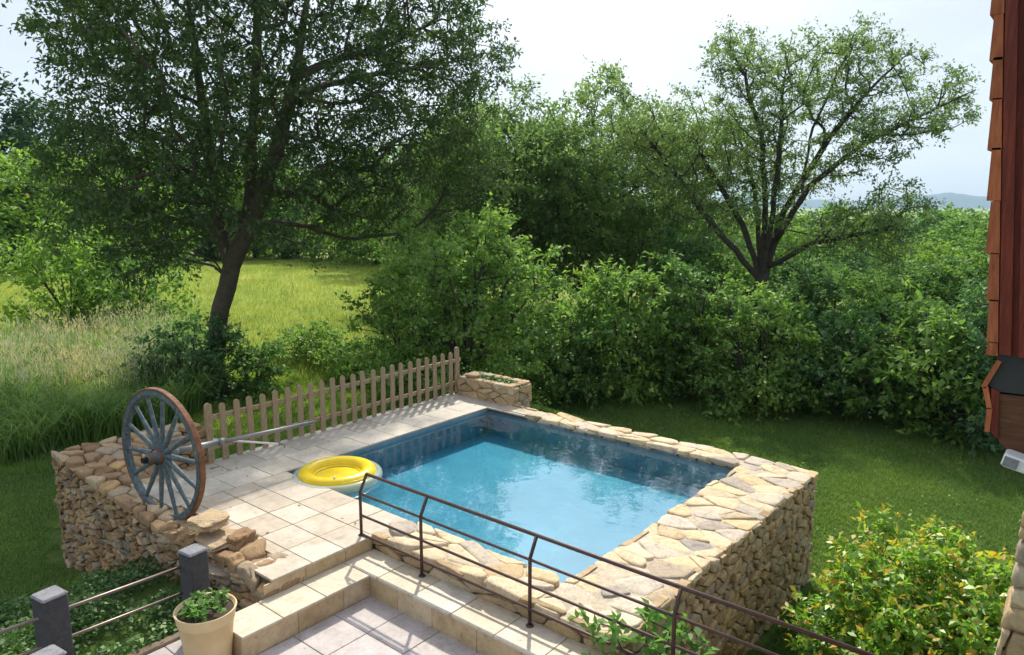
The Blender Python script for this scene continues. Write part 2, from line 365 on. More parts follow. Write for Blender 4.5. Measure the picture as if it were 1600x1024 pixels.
def stones(mb, mapf, w, h, cu, cv, relief, gap, seed, top=None, jit=.42, flat=.5, depth=.04):
    """one rounded, rough stone per cell; mapf(u, v, out) -> point"""
    rng = random.Random(seed)
    for P in cells(w, h, cu, cv, rng, jit, top):
        c = np.mean(np.array(P), 0); Q = []
        n = len(P); L = [math.dist(P[i], P[(i + 1) % n]) for i in range(n)]; per = sum(L)
        for i in range(n):
            k = max(1, round(L[i] / per * 14))
            for j in range(k):
                t = j / k; Q.append((P[i][0] + (P[(i+1)%n][0] - P[i][0]) * t, P[i][1] + (P[(i+1)%n][1] - P[i][1]) * t))
        Q = np.array(Q)
        Q = .72 * Q + .14 * np.roll(Q, 1, 0) + .14 * np.roll(Q, -1, 0)
        R = np.hypot(*(Q - c).T); Q = c + (Q - c) * (1 - gap / np.maximum(R, gap * 2))[:, None]
        rel = relief * rng.uniform(.55, 1.35); tu, tv = rng.uniform(-.22, .22), rng.uniform(-.22, .22); sd_ = rng.uniform(0, 99)
        vs = []; m_ = len(Q)
        for s_, hh, k in ((1.0, -depth, 0), (1.0, rel * .50, 1), (.93, rel * .90, 1), (.66, rel, 1), (.32, rel * 1.02, 1)):
            for q in Q:
                x, y = c + (q - c) * s_
                nzv = mnoise.noise(Vector((x * 11, y * 11, sd_))) * .5 + mnoise.noise(Vector((x * 29, y * 29, sd_))) * .3
                o_ = hh + k * (nzv * relief * .75 * flat + (tu * (x - c[0]) + tv * (y - c[1])) * flat)
                dx = k * (.006 * mnoise.noise(Vector((x * 41, y * 41, sd_ + 7))) + .011 * mnoise.noise(Vector((x * 13, y * 13, 7)))); dy = k * (.011 * mnoise.noise(Vector((x * 13, y * 13, 17))))
                vs.append(mapf(x + dx, y + dy, o_))
        vs.append(mapf(c[0], c[1], rel))
        fs = [(r * m_ + i, r * m_ + (i + 1) % m_, (r + 1) * m_ + (i + 1) % m_, (r + 1) * m_ + i) for r in range(4) for i in range(m_)]
        fs += [(4 * m_ + i, 4 * m_ + (i + 1) % m_, 5 * m_) for i in range(m_)]
        mb.add(vs, fs)
def fx(x, y0, z0, s):      # face on the plane x = const, s = outward sign, u along +y
    return (lambda u, v, o: (x + s * o, y0 + u, z0 + v))
def fy(y, x0, z0, s):
    return (lambda u, v, o: (x0 + u, y + s * o, z0 + v))
def fz(x0, y0, zf):
    return (lambda u, v, o: (x0 + u, y0 + v, (zf(x0 + u, y0 + v) if callable(zf) else zf) + o))
def rock(mb, cx, cy, cz, sx, sy, sz, seed, rz=0, rough=.12):
    """one rough block of stone"""
    rng = random.Random(seed); n = 9; idx = {}; vs = []; fs = []
    def vert(i, j, k):
        if (i, j, k) in idx: return idx[(i, j, k)]
        p = Vector((2 * i / n - 1, 2 * j / n - 1, 2 * k / n - 1))
        q = p.copy(); l = (abs(p.x) ** 5 + abs(p.y) ** 5 + abs(p.z) ** 5) ** .2; q = p / max(l, .01)
        q *= 1 + rough * (mnoise.noise(q * 1.4 + Vector((seed, 0, 0))) * 1.3 + mnoise.noise(q * 3.8 + Vector((0, seed, 0))) * .6 + mnoise.noise(q * 9 + Vector((0, 0, seed))) * .35)
        x, y, z = q.x * sx / 2, q.y * sy / 2, q.z * sz / 2
        vs.append((cx + x * math.cos(rz) - y * math.sin(rz), cy + x * math.sin(rz) + y * math.cos(rz), cz + z)); idx[(i, j, k)] = len(vs) - 1
        return len(vs) - 1
    for a in range(n):
        for b in range(n):
            for s_ in (0, n):
                q = [(a, b), (a + 1, b), (a + 1, b + 1), (a, b + 1)]
                if s_ == 0: q = q[::-1]
                fs.append([vert(i, j, s_) for i, j in q]); fs.append([vert(s_, i, j) for i, j in q]); fs.append([vert(j, s_, i) for i, j in q])
    mb.add(vs, fs)

PX0, PX1, PY0, PY1 = -8.70, -3.83, 5.50, 9.80      # pool opening
OX1, OY0, OY1 = -2.93, 4.98, 10.18                 # outer edges of the stone surround
GB = G0 - .25
# --- stone surround of the pool
sw = empty('pool_stone_wall', (OX1, OY0, G0)); inv = lambda f: (lambda u, v, o: tuple(np.array(f(u, v, o)) - np.array((OX1, OY0, G0))))
tag(sw, 'thick tan stone wall with flagstone top around three sides of the pool', 'stone wall')
mb = MB(); e = .03
def lb(m_, x0, x1, y0, y1, z0, z1): m_.box(x0 - OX1, x1 - OX1, y0 - OY0, y1 - OY0, z0 - G0, z1 - G0)
for z0_, z1_ in ((GB, -.03), (-.03, .014)):
    if z1_ > 0: mb.build('wall_core', M['dark_mortar'], sw); mb = MB()
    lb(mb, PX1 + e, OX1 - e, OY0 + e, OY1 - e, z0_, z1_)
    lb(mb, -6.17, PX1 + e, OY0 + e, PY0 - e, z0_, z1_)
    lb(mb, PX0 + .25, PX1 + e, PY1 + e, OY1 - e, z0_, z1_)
mb.build('mortar_bed', M['mortar'], sw)
mb = MB()
stones(mb, inv(fx(OX1 - e, OY0 - .02, GB, 1)), OY1 - OY0 + .04, -GB + .02, .17, .115, .062, .009, 11)
mb.build('outer_face', M['pool_stone'], sw, False)
mb = MB()
stones(mb, inv(fy(OY0 + e, -6.17, -.17, -1)), 6.17 + OX1 + .02, .20, .42, .13, .035, .008, 12, jit=.3)
mb2 = MB(); stones(mb2, inv(fy(OY0 + e, -4.6, GB, -1)), 4.6 + OX1 + .03, -GB - .17, .2, .14, .05, .01, 19)
mb.add(mb2.v, mb2.f)
mb.build('front_face', M['pool_stone'], sw, False)
mb = MB(); stones(mb, inv(fy(OY1 - e, PX0 + .25, GB, 1)), OX1 - PX0 - .25, -GB + .02, .2, .14, .04, .01, 13)
mb.build('back_face', M['pool_stone'], sw, True)
mb = MB()
zt = lambda x, y: .01 + .012 * mnoise.noise(Vector((x * 1.3, y * 1.3, 0)))
stones(mb, inv(fz(PX1 - .03, OY0 - .02, zt)), OX1 - PX1 + .05, OY1 - OY0 + .04, .38, .25, .020, .003, 14, flat=.42, jit=.5)
stones(mb, inv(fz(-6.19, OY0 - .02, zt)), PX1 + 6.15, PY0 - OY0 + .05, .38, .22, .028, .004, 15, flat=.6, jit=.48)
stones(mb, inv(fz(PX0 + 1.35, PY1 - .03, zt)), PX1 - PX0 - 1.38, OY1 - PY1 + .05, .38, .20, .024, .004, 16, flat=.5, jit=.45)
mb.build('coping', M['flag_stone'], sw, True)
mb = MB()
stones(mb, inv(lambda u, v, o: (PX1 + .01 - o, PY0 + u, -.08 + v)), PY1 - PY0, .10, .3, .09, .02, .006, 17)
stones(mb, inv(lambda u, v, o: (PX0 + .9 + u, PY1 + .01 - o, -.08 + v)), PX1 - PX0 - .9, .10, .3, .09, .02, .006, 18)
mb.build('inner_edge', M['pool_stone'], sw, True)

# --- pool basin and water
mb = MB(); x0, x1, y0, y1, zb, zt_ = PX0, PX1, PY0, PY1, -.50, -.035
def inside(m_, x0, x1, y0, y1, zb, zt_):
    n = 12
    m_.add([(x0,y0,zb),(x1,y0,zb),(x1,y1,zb),(x0,y1,zb)], [(0,1,2,3)])
    t = .04
    m_.box(x0-t, x0, y0-t, y1+t, zb, zt_); m_.box(x1, x1+t, y0-t, y1+t, zb, zt_-.045)
    m_.box(x0, x1, y0-t, y0, zb, zt_-.0); m_.box(x0, x1, y1, y1+t, zb, zt_-.045)
inside(mb, x0, x1, y0, y1, zb, zt_)
m, t, o = newmat('blue_pool_paint'); co = coords(t); n1 = noise_(t, co, 1.2, 5, .6); n2 = noise_(t, co, 12, 5, .6)
c = ramp(t, [(.3, (.14, .25, .30)), (.55, (.19, .31, .355)), (.75, (.27, .39, .42))], n1)
c = mixc(t, c, ramp(t, [(.35, (.9, .9, .9)), (.65, (1.05, 1.05, 1.05))], n2), .8, 'MULTIPLY')
princ(t, o, c, .6); M['pool'] = m
tag(mb.build('swimming_pool', M['pool']), 'rectangular blue painted pool basin under the clear water', 'swimming pool')
m, t, o = newmat('clear_pool_water'); co = coords(t)
na = noise_(t, co, 1.6, 3, .5, .4); nb_ = noise_(t, co, 6.5, 3, .5, .3)
hb = mixc(t, na, nb_, .15); nrm = bump(t, hb, .06, .10)
tr = nn(t, 'ShaderNodeBsdfTransparent'); tr.inputs[0].default_value = (.97, .995, 1, 1)
va = nn(t, 'ShaderNodeVolumeAbsorption'); va.inputs['Color'].default_value = (.16, .80, .95, 1); va.inputs['Density'].default_value = 1.05; t.links.new(va.outputs[0], o.inputs['Volume'])
gl = nn(t, 'ShaderNodeBsdfGlossy'); gl.inputs['Roughness'].default_value = .012; t.links.new(nrm, gl.inputs['Normal'])
fr = nn(t, 'ShaderNodeFresnel'); ge = nn(t, 'ShaderNodeNewGeometry'); mr = nn(t, 'ShaderNodeMapRange'); t.links.new(ge.outputs['Backfacing'], mr.inputs[0]); mr.inputs[3].default_value = 2.0; mr.inputs[4].default_value = 1 / 2.0; t.links.new(mr.outputs[0], fr.inputs['IOR']); t.links.new(nrm, fr.inputs['Normal'])
ms = nn(t, 'ShaderNodeMixShader'); t.links.new(fr.outputs[0], ms.inputs[0]); t.links.new(tr.outputs[0], ms.inputs[1]); t.links.new(gl.outputs[0], ms.inputs[2])
t.links.new(ms.outputs[0], o.inputs[0]); M['water'] = m
WZ = -.075
mb = MB(); mb.box(PX0 - .02, PX1 + .02, PY0 - .02, PY1 + .02, -.52, WZ)
tag(mb.build('water', M['water']), kind='structure')

# --- tiled deck, steps, patio
def tiles(mb, rects, z, th=.028, gap=.004, seed=1):
    rng = random.Random(seed)
    for (x0, x1, y0, y1) in rects:
        g = gap; dz = rng.uniform(-.0015, .0015)
        mb.box(x0 + g, x1 - g, y0 + g, y1 - g, z - th, z + dz, .004)
def slab(name, boxes, mat):
    mb = MB()
    for b_ in boxes: mb.box(*b_)
    return tag(mb.build(name, mat), kind='structure')
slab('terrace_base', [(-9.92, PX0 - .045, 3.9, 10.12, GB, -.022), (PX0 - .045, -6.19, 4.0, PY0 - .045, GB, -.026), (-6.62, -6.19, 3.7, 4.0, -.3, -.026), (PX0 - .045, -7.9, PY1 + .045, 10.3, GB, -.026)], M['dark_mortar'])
mb = MB(); R_ = []
ys = list(np.arange(3.9, 10.1, .565)) + [10.14]
for a, b in zip(ys, ys[1:]): R_.append((-9.93, -9.29, a, b))
ys = [3.9] + list(np.arange(4.18, 10.1, .565)) + [10.14]
for a, b in zip(ys, ys[1:]): R_.append((-9.29, PX0 + .02, a, b) if b > 5.5 else (-9.29, -8.68, a, b))
R_.append((PX0 + .02, -7.6, PY1 - .02, 10.14))
tiles(mb, R_, 0, seed=3)
tag(mb.build('terrace_border', M['border_tile']), kind='structure')
mb = MB(); R_ = []
xs = [-8.68, -8.15, -7.63, -7.125, -6.62, -6.155]; ys = [3.68, 4.16, 4.57, 4.98, 5.52]
for i in range(5):
    for j in range(4): R_.append((xs[i], xs[i+1], ys[j] if j or i == 4 else 4.0, ys[j+1]))
tiles(mb, R_, .001, seed=4)
tag(mb.build('terrace', M['deck_tile']), kind='structure')
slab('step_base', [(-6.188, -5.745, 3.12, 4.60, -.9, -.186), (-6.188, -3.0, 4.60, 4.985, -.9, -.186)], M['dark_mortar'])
mb = MB(); R_ = []
ys = [3.09, 3.52, 4.01, 4.56]
for a, b in zip(ys, ys[1:]): R_.append((-6.165, -5.72, a, b))
xs = [-6.165, -5.62, -5.08, -4.55, -4.0, -3.46, -2.97]
for a, b in zip(xs, xs[1:]): R_.append((a, b, 4.56, 4.99))
tiles(mb, R_, -.16, seed=5)
tag(mb.build('step', M['step_tile']), kind='structure')
mb = MB()
rng = random.Random(5)
def riser_x(x, y0, y1, z0, z1, L, t_=.02):
    y = y0
    while y < y1 - .02:
        l = min(L * rng.uniform(.8, 1.25), y1 - y); mb.box(x - t_, x, y + .002, y + l - .002, z0, z1, .004); y += l
def riser_y(y, x0, x1, z0, z1, L, t_=.02):
    x = x0
    while x < x1 - .02:
        l = min(L * rng.uniform(.85, 1.2), x1 - x); mb.box(x + .002, x + l - .002, y, y + t_, z0, z1, .004); x += l
riser_x(-6.17, 3.6, 4.97, -.185, -.03, .45)
riser_x(-5.738, 3.1, 4.58, -.42, -.19, .48, .03)
riser_y(4.57, -5.738, -2.97, -.42, -.19, .5, .03)
riser_y(3.095, -6.17, -5.745, -.42, -.19, .5, .02)
tag(mb.build('step_riser', M['riser']), kind='structure')
slab('patio_base', [(-6.55, -.9, -1.0, 4.60, -1.0, -.43)], M['dark_mortar'])
mb = MB(); R_ = []
xs = [-6.52, -6.25, -5.735, -5.22, -4.70, -4.19, -3.67, -3.15, -2.63, -2.1, -1.6, -1.0]; ys = [0.15, .67, 1.19, 1.71, 2.23, 2.75, 3.17, 3.62, 4.10, 4.575]
for i in range(len(xs) - 1):
    for j in range(len(ys) - 1): R_.append((xs[i], xs[i+1], ys[j], ys[j+1]))
tiles(mb, R_, -.40, seed=6, gap=.003)
tag(mb.build('patio', M['patio_tile']), kind='structure')

# --- left wall carrying the wheel
LX0, LX1, LY = -11.72, -6.16, 3.62
prof_u = [0, .6, 1.2, 2.2, 3.2, 4.1, 4.5, 4.92, 4.93, 5.25, 5.26, 5.6]
prof_z = [.10, .06, .02, -.04, -.10, -.07, .0, .02, -.02, -.02, -.10, -.12]
topz = lambda u: float(np.interp(u, prof_u, prof_z))
lw = empty('rubble_stone_wall', (LX0, LY, G0))
tag(lw, 'long brown dry stone wall on the left that carries the wagon wheel', 'stone wall')
loc = lambda f: (lambda u, v, o: tuple(np.array(f(u, v, o)) - np.array((LX0, LY, G0))))
mb = MB()
us = np.linspace(0.04, LX1 - LX0 - .04, 60); vs = []; fs = []
for i, u in enumerate(us):
    z = topz(u) - G0 - .02; yb = 1.42 if u < 2.3 else .45
    vs += [(u, .04, GB - G0), (u, .04, z), (u, yb, z), (u, yb, GB - G0)]
for i in range(len(us) - 1):
    a = i * 4; fs += [(a, a + 4, a + 5, a + 1), (a + 1, a + 5, a + 6, a + 2), (a + 2, a + 6, a + 7, a + 3)]
fs += [(0, 1, 2, 3), (len(vs) - 4, len(vs) - 1, len(vs) - 2, len(vs) - 3)]
mb.add(vs, fs); mb.build('mortar_core', M['dark_mortar'], lw)
mb = MB(); stones(mb, loc(fy(LY + .04, LX0 - .02, GB, -1)), LX1 - LX0 - .95, -GB + .12, .175, .088, .065, .009, 21, top=lambda u: topz(u) - GB, jit=.46, flat=1.0)
stones(mb, loc(fy(LY + .04, LX1 - .97, GB, -1)), .97, -GB + .12, .27, .085, .06, .008, 27, top=lambda u: topz(u + LX1 - LX0 - .97) - GB, jit=.3, flat=.9)
mb.build('front_face', M['wall_stone'], lw, False)
mb = MB(); stones(mb, loc(fx(LX0 + .04, LY - .02, GB, -1)), 1.46, -GB + .1, .18, .12, .06, .01, 22)
mb.build('side_face', M['wall_stone'], lw, False)
mb = MB(); stones(mb, loc(fx(LX1 - .04, LY - .02, -.75, 1)), .46, .64, .26, .10, .05, .009, 23, jit=.25)
mb.build('end_face', M['wall_stone'], lw, False)
tzf = lambda x, y: topz(x - LX0) - .01
mb = MB(); stones(mb, loc(fz(LX0 - .04, LY - .04, tzf)), 2.35, 1.46, .30, .21, .04, .006, 24, flat=.7)
stones(mb, loc(fz(LX0 + 2.3, LY - .04, tzf)), 3.26, .50, .23, .17, .05, .007, 25, flat=.8)
mb.build('top_stones', M['flag_stone'] if False else M['wall_stone'], lw, True)
mb = MB()
def rk(u, v, y, sx, sy, sz, seed, rz=0, rough=.12):
    P = np.array(ray(u, v)); P = CAMP + P * (y - 0) / P[1]
    rock(mb, P[0] - LX0, P[1] - LY, P[2] - G0, sx, sy, sz, seed, rz, rough)
rk(325, 814, 3.74, .38, .36, .10, 3, .1, .22); rk(299, 834, 3.66, .26, .22, .14, 8, .2, .2)
rk(342, 842, 3.76, .46, .38, .08, 5, -.1, .16); rk(378, 840, 3.92, .20, .30, .12, 9, .3, .2)
rk(356, 882, 3.74, .66, .50, .13, 6, .05, .16); rk(318, 866, 3.62, .34, .30, .12, 12, .3, .2)
rk(392, 896, 3.74, .30, .36, .09, 13, .1, .2)
rk(268, 842, 3.66, .30, .24, .12, 15, .2, .2); rk(398, 872, 3.90, .18, .24, .10, 16, 0, .2)
mb.build('stacked_slab', M['wall_stone'], lw, False)
# --- pier at the end of the fence
pr_ = empty('stone_pier', (-10.52, 4.45, -.1)); tag(pr_, 'short square stone pier behind the wheel at the near end of the picket fence', 'stone pier')
lp = lambda f: (lambda u, v, o: tuple(np.array(f(u, v, o)) - np.array((-10.52, 4.45, -.1))))
mb = MB(); mb.box(.03, .59, .03, .57, -1.5, .54); mb.build('mortar_core', M['dark_mortar'], pr_)
mb = MB(); stones(mb, lp(fy(4.48, -10.53, -.15, -1)), .64, .60, .22, .11, .05, .008, 31)
stones(mb, lp(fx(-9.93, 4.44, -.15, 1)), .62, .60, .20, .11, .05, .008, 32); stones(mb, lp(fx(-10.49, 4.44, -.6, -1)), .62, 1.05, .20, .11, .05, .008, 33)
mb.build('side_stones', M['wall_stone'], pr_, False)
mb = MB(); stones(mb, lp(fz(-10.55, 4.42, .44)), .68, .66, .34, .30, .05, .006, 34, flat=.5)
rock(mb, .42, .42, .62, .30, .26, .07, 3); mb.build('cap_stones', M['wall_stone'], pr_, True)
# --- planter at the far corner
pl = empty('stone_planter', (-9.72, 10.1, -.02)); tag(pl, 'low rectangular stone planter box at the far corner of the pool', 'planter')
q0 = np.array((-9.72, 10.1, -.02)); lq = lambda f: (lambda u, v, o: tuple(np.array(f(u, v, o)) - q0))
mb = MB(); mb.box(.03, 1.33, .03, .14, -.5, .33); mb.box(.03, 1.33, .46, .57, -1.6, .33); mb.box(.03, .14, .14, .46, -1.6, .33); mb.box(1.22, 1.33, .14, .46, -1.6, .33)
mb.build('mortar_core', M['mortar'], pl)
mb = MB(); stones(mb, lq(fy(10.13, -9.74, -.03, -1)), 1.39, .37, .27, .12, .045, .008, 41); stones(mb, lq(fx(-8.39, 10.08, -.03, 1)), .62, .37, .2, .12, .045, .008, 42)
stones(mb, lq(fx(-9.69, 10.08, -.3, -1)), .62, .64, .2, .12, .045, .008, 45)
mb.build('side_stones', M['pool_stone'], pl, False)
mb = MB()
for k in range(6): rock(mb, .12 + k * .22, .08, .36, .24, .18, .08, 50 + k)
for k in range(6): rock(mb, .12 + k * .22, .52, .36, .24, .17, .08, 60 + k)
for k in (0, 1): rock(mb, 1.26, .22 + k * .18, .36, .18, .18, .08, 70 + k); rock(mb, .08, .22 + k * .18, .37, .18, .18, .10, 75 + k)
rock(mb, .28, .12, .43, .26, .2, .07, 80)
mb.build('rim_stones', M['pool_stone'], pl, True)
mb = MB(); mb.box(.14, 1.22, .14, .46, .05, .27); mb.build('soil', M['soil'], pl)

# ------------------------------------------------------------------ picket fence
M['picket'] = mat_wood('weathered_picket_wood', (.33, .245, .145), (.46, .37, .245), sc=(10, 10, 1.2), bumpk=.5)
fe = empty('picket_fence', (-9.86, 5.04, 0)); tag(fe, 'brown wooden picket fence along the tiled pool deck', 'fence')
def picket(w, h, t_):
    mb = MB(); pr2 = [(-w/2, 0.01), (w/2, 0.01), (w/2, h - w * .45)] + [(w/2 * math.cos(a), h - w * .45 + w * .45 * math.sin(a)) for a in np.linspace(.35, math.pi - .35, 7)] + [(-w/2, h - w * .45)]
    n = len(pr2); b_ = .004
    vs = [(0 - t_/2, y * .96, z) for y, z in pr2] + [(-t_/2 + b_, y, z) for y, z in pr2] + [(t_/2 - b_, y, z) for y, z in pr2] + [(t_/2, y * .96, z) for y, z in pr2]
    fs = [tuple(range(n)), tuple(reversed(range(3 * n, 4 * n)))] + [(k*n+i, (k+1)*n+i, (k+1)*n+(i+1)%n, k*n+(i+1)%n) for k in range(3) for i in range(n)]
    mb.add(vs, fs); return mb
pk = picket(.094, .86, .024).build('picket', M['picket'], fe); rng = random.Random(3)
po = picket(.10, .93, .05).build('fence_post', M['picket'], fe)
first = True
for i in range(25):
    src = po if i in (0, 24) else pk
    o_ = src if (i == 0 or i == 1) else src.copy()
    if o_ is not src: COL.objects.link(o_)
    yy = i * 5.17 / 24
    o_.location = (0 if i in (0, 24) else .035, yy + rng.uniform(-.006, .006), rng.uniform(-.008, .012) - (.05 if i == 0 else 0)); o_.rotation_euler = (rng.uniform(-.016, .016), rng.uniform(-.01, .01), rng.uniform(-.05, .05))
for z in (.21, .66):
    mb = MB(); mb.box(-.028, .018, -.04, 5.27, z - .035, z + .035, .006); mb.build('rail', M['picket'], fe)

# ------------------------------------------------------------------ wagon wheel on its axle
M['blue_wood'] = mat_wood('faded_blue_wood', (.105, .135, .15), (.215, .25, .262), .7, 2, (3, 3, 3), bumpk=.3)
M['rust'] = mat_plain('rusty_iron', (.23, .11, .06), .8, .45, 9, .4, .2)
M['black_iron'] = mat_plain('black_iron', (.02, .018, .017), .6, .3, 9, .2, .4)
M['steel'] = mat_plain('dull_steel_tube', (.27, .27, .27), .5, .15, 5, .05, .8)
M['white_tube'] = mat_plain('white_tube', (.75, .75, .74), .35, .06, 5, .02)
WR = .84
wh = empty('wagon_wheel', (-8.74, 3.85, .68), math.radians(6)); tag(wh, 'large blue spoked wagon wheel with rusty iron tyre on a steel axle', 'wagon wheel')
def ringmb(r0, r1, t_, n=72, wob=0):
    mb = MB(); b_ = .008
    mb.lathe([(r0, -t_/2 + b_), (r0 + b_, -t_/2), (r1 - b_, -t_/2), (r1, -t_/2 + b_), (r1, t_/2 - b_), (r1 - b_, t_/2), (r0 + b_, t_/2), (r0, t_/2 - b_), (r0, -t_/2 + b_)], n, 'Y'); return mb
ringmb(WR - .022, WR, .074).build('tyre', M['rust'], wh)
mbf = MB()
for k in range(7):
    a0 = 2 * math.pi * k / 7 + .004 + .1; a1 = 2 * math.pi * (k + 1) / 7 - .004 + .1; n = 10; vs = []; fs = []
    for i in range(n + 1):
        a = a0 + (a1 - a0) * i / n
        for (r, y) in ((WR - .095, -.028), (WR - .088, -.036), (WR - .024, -.036), (WR - .024, .036), (WR - .088, .036), (WR - .095, .028)): vs.append((r * math.cos(a), y, r * math.sin(a)))
    for i in range(n):
        for j in range(6): fs.append((i*6+j, (i+1)*6+j, (i+1)*6+(j+1)%6, i*6+(j+1)%6))
    fs += [tuple(range(6)), tuple(reversed(range(n*6, n*6+6)))]; mbf.add(vs, fs)
mbf.build('felloe', M['blue_wood'], wh)
mb = MB(); mb.lathe([(0, -.19), (.055, -.19), (.06, -.185), (.062, -.10), (.085, -.085), (.10, -.04), (.105, 0), (.10, .05), (.085, .09), (.07, .14), (.068, .19), (0, .19)], 28, 'Y')
hub = mb.build('hub', M['blue_wood'], wh, True)
mb = MB()
for y, r in ((-.155, .066), (-.066, .098), (.066, .098)): mb.lathe([(r, y - .018), (r + .006, y - .016), (r + .006, y + .016), (r, y + .018)], 28, 'Y')
mb.build('hub_band', M['rust'], hub)
mb = MB(); mb.box(-.035, .035, -.25, -.19, -.035, .035, .006); mb.build('axle_nut', M['black_iron'], hub)
mb = MB(); prf = [(.095, .036, .040), (.18, .040, .034), (.42, .034, .027), (WR - .15, .026, .022), (WR - .09, .030, .026)]
vs = []; fs = []; n = 10
for (r, a, b_) in prf:
    for k in range(n):
        th = 2 * math.pi * k / n; vs.append((a * math.cos(th), b_ * math.sin(th), r))
for i in range(len(prf) - 1):
    for k in range(n): fs.append((i*n+k, i*n+(k+1)%n, (i+1)*n+(k+1)%n, (i+1)*n+k))
mb.add(vs, fs); sp0 = mb.build('spoke', M['blue_wood'], wh, True)
for k in range(14):
    o_ = sp0 if k == 0 else sp0.copy()
    if k: COL.objects.link(o_)
    o_.rotation_euler = (0, 2 * math.pi * (k + .35) / 14, 0)
mb = MB()
A = Matrix.Rotation(math.radians(-6), 4, 'Z')
def axp(u, v):
    d = ray(u, v); q = CAMP + d * (-8.74) / d[0]; return q[1] - 3.85, q[2] - .68
aj, ae = axp(345, 691), axp(490, 660)
pt = lambda y, dz=0: A @ Vector((0, y, dz))
mb.tube([pt(.15), pt(aj[0], aj[1])], .042, 14); mb.build('axle', M['steel'], wh, True)
mb = MB(); mb.tube([pt(aj[0] - .03, aj[1]), pt(aj[0] + .05, aj[1])], .050, 14); mb.tube([pt(aj[0], aj[1]), pt(*ae)], .027, 12); mb.build('axle_extension', M['steel'], wh, True)
# white pole that leans out over the deck
po_ = empty('pole', (-8.78, 4.6, .62)); tag(po_, 'thin white pole with a small hook end resting on the grey axle tube', 'pole')
a = atz(333, 687, .63); b = atz(440, 694, .42); P0 = np.array(po_.location)
mb = MB(); d = b - a; mb.tube([Vector(a - P0), Vector(a + d * .97 - P0)], .014, 10); mb.build('tube', M['white_tube'], po_, True)
mb = MB(); mb.tube([Vector(a + d * .95 - P0), Vector(b - P0)], .019, 10); mb.tube([Vector(b - P0), Vector(b - P0) + Vector((.03, .03, -.03)), Vector(b - P0) + Vector((.03, .02, -.06))], .009, 8); mb.build('end_clip', M['steel'], po_, True)

# ------------------------------------------------------------------ swim ring on the water
rg = empty('swim_ring', (-8.10, 5.95, WZ)); tag(rg, 'yellow inflatable swim ring with clear outer rim floating in the pool corner', 'swim ring')
def torus(R, r, zc, n=64, m_=14, sq=1.0):
    mb = MB(); mb.lathe([(R + r * math.cos(a), zc + r * sq * math.sin(a)) for a in np.linspace(0, 2 * math.pi, m_ + 1)], n); return mb
m, t, o = newmat('yellow_vinyl'); co = coords(t); n1 = noise_(t, co, 9, 3, .5)
p = princ(t, o, ramp(t, [(.3, (.82, .56, .006)), (.7, (.88, .66, .015))], n1), .28, bump(t, n1, .15, .02), .5); p.inputs['Subsurface Weight'].default_value = .0; M['yellow'] = m
m, t, o = newmat('clear_vinyl'); co = coords(t); vz = nn(t, 'ShaderNodeTexVoronoi'); vz.inputs['Scale'].default_value = 24; t.links.new(co, vz.inputs['Vector'])
pb = nn(t, 'ShaderNodeBsdfPrincipled'); pb.inputs['Roughness'].default_value = .12
t.links.new(ramp(t, [(.1, (.85, .85, .80)), (.3, (.62, .72, .66))], vz.outputs['Distance']), pb.inputs['Base Color'])
tr = nn(t, 'ShaderNodeBsdfTransparent'); ms = nn(t, 'ShaderNodeMixShader'); ms.inputs[0].default_value = .42
t.links.new(tr.outputs[0], ms.inputs[1]); t.links.new(pb.outputs[0], ms.inputs[2]); t.links.new(ms.outputs[0], o.inputs[0]); M['clear'] = m
torus(.565, .062, .03).build('outer_tube', M['clear'], rg, True)
torus(.435, .105, .062, sq=.92).build('inner_tube', M['yellow'], rg, True)
mb = MB(); mb.lathe([(0, .055), (.2, .05), (.33, .045), (.40, .05)], 48); mb.lathe([(.30, .052), (.31, .066), (.335, .07), (.35, .06)], 48)
mb.build('floor', M['yellow'], rg, True)
mb = MB(); mb.lathe([(0, 0), (.016, 0), (.016, .018), (.011, .022), (0, .022)], 14, c=(.33, -.29, .157)); mb.build('valve', M['white_tube'], rg, True)
mb = MB(); mb.lathe([(.520, .107), (.5245, .111), (.529, .107), (.5245, .103), (.520, .107)], 64); mb.build('seam', M['yellow'], rg, True)

# ------------------------------------------------------------------ metal railing on the step
M['brown_metal'] = mat_plain('brown_painted_metal', (.085, .052, .045), .5, .25, 12, .15, .3)
ra = empty('metal_railing', (-6.27, 4.90, 0)); tag(ra, 'thin dark brown metal railing with four bars in front of the pool', 'railing')
bars = [(.10, .70, .020), (0, .50, .013), (0, .245, .013), (0, .015, .013)]
XR = 6.2
mb = MB(); mb.tube([(0, .10, .70), (XR, .10, .70)], .019, 10); mb.build('handrail', M['brown_metal'], ra, True)
for dy, z, r in bars[1:]:
    mb = MB(); mb.tube([(0, dy, z), (XR, dy, z)], .0140, 8); mb.build('rail_bar', M['brown_metal'], ra, True)
for i, x in enumerate((0, .985, 2.43, 3.88, 5.33)):
    mb = MB(); zb = 0 if i == 0 else -.16
    mb.tube([(x, 0, zb), (x, 0, .49), (x, .0, .51), (x, .10, .70)], .0175, 8)
    mb.lathe([(0, zb + .014), (.035, zb + .012), (.038, zb + .002)], 14, c=(x, 0, 0)); mb.build('post', M['brown_metal'], ra, True)

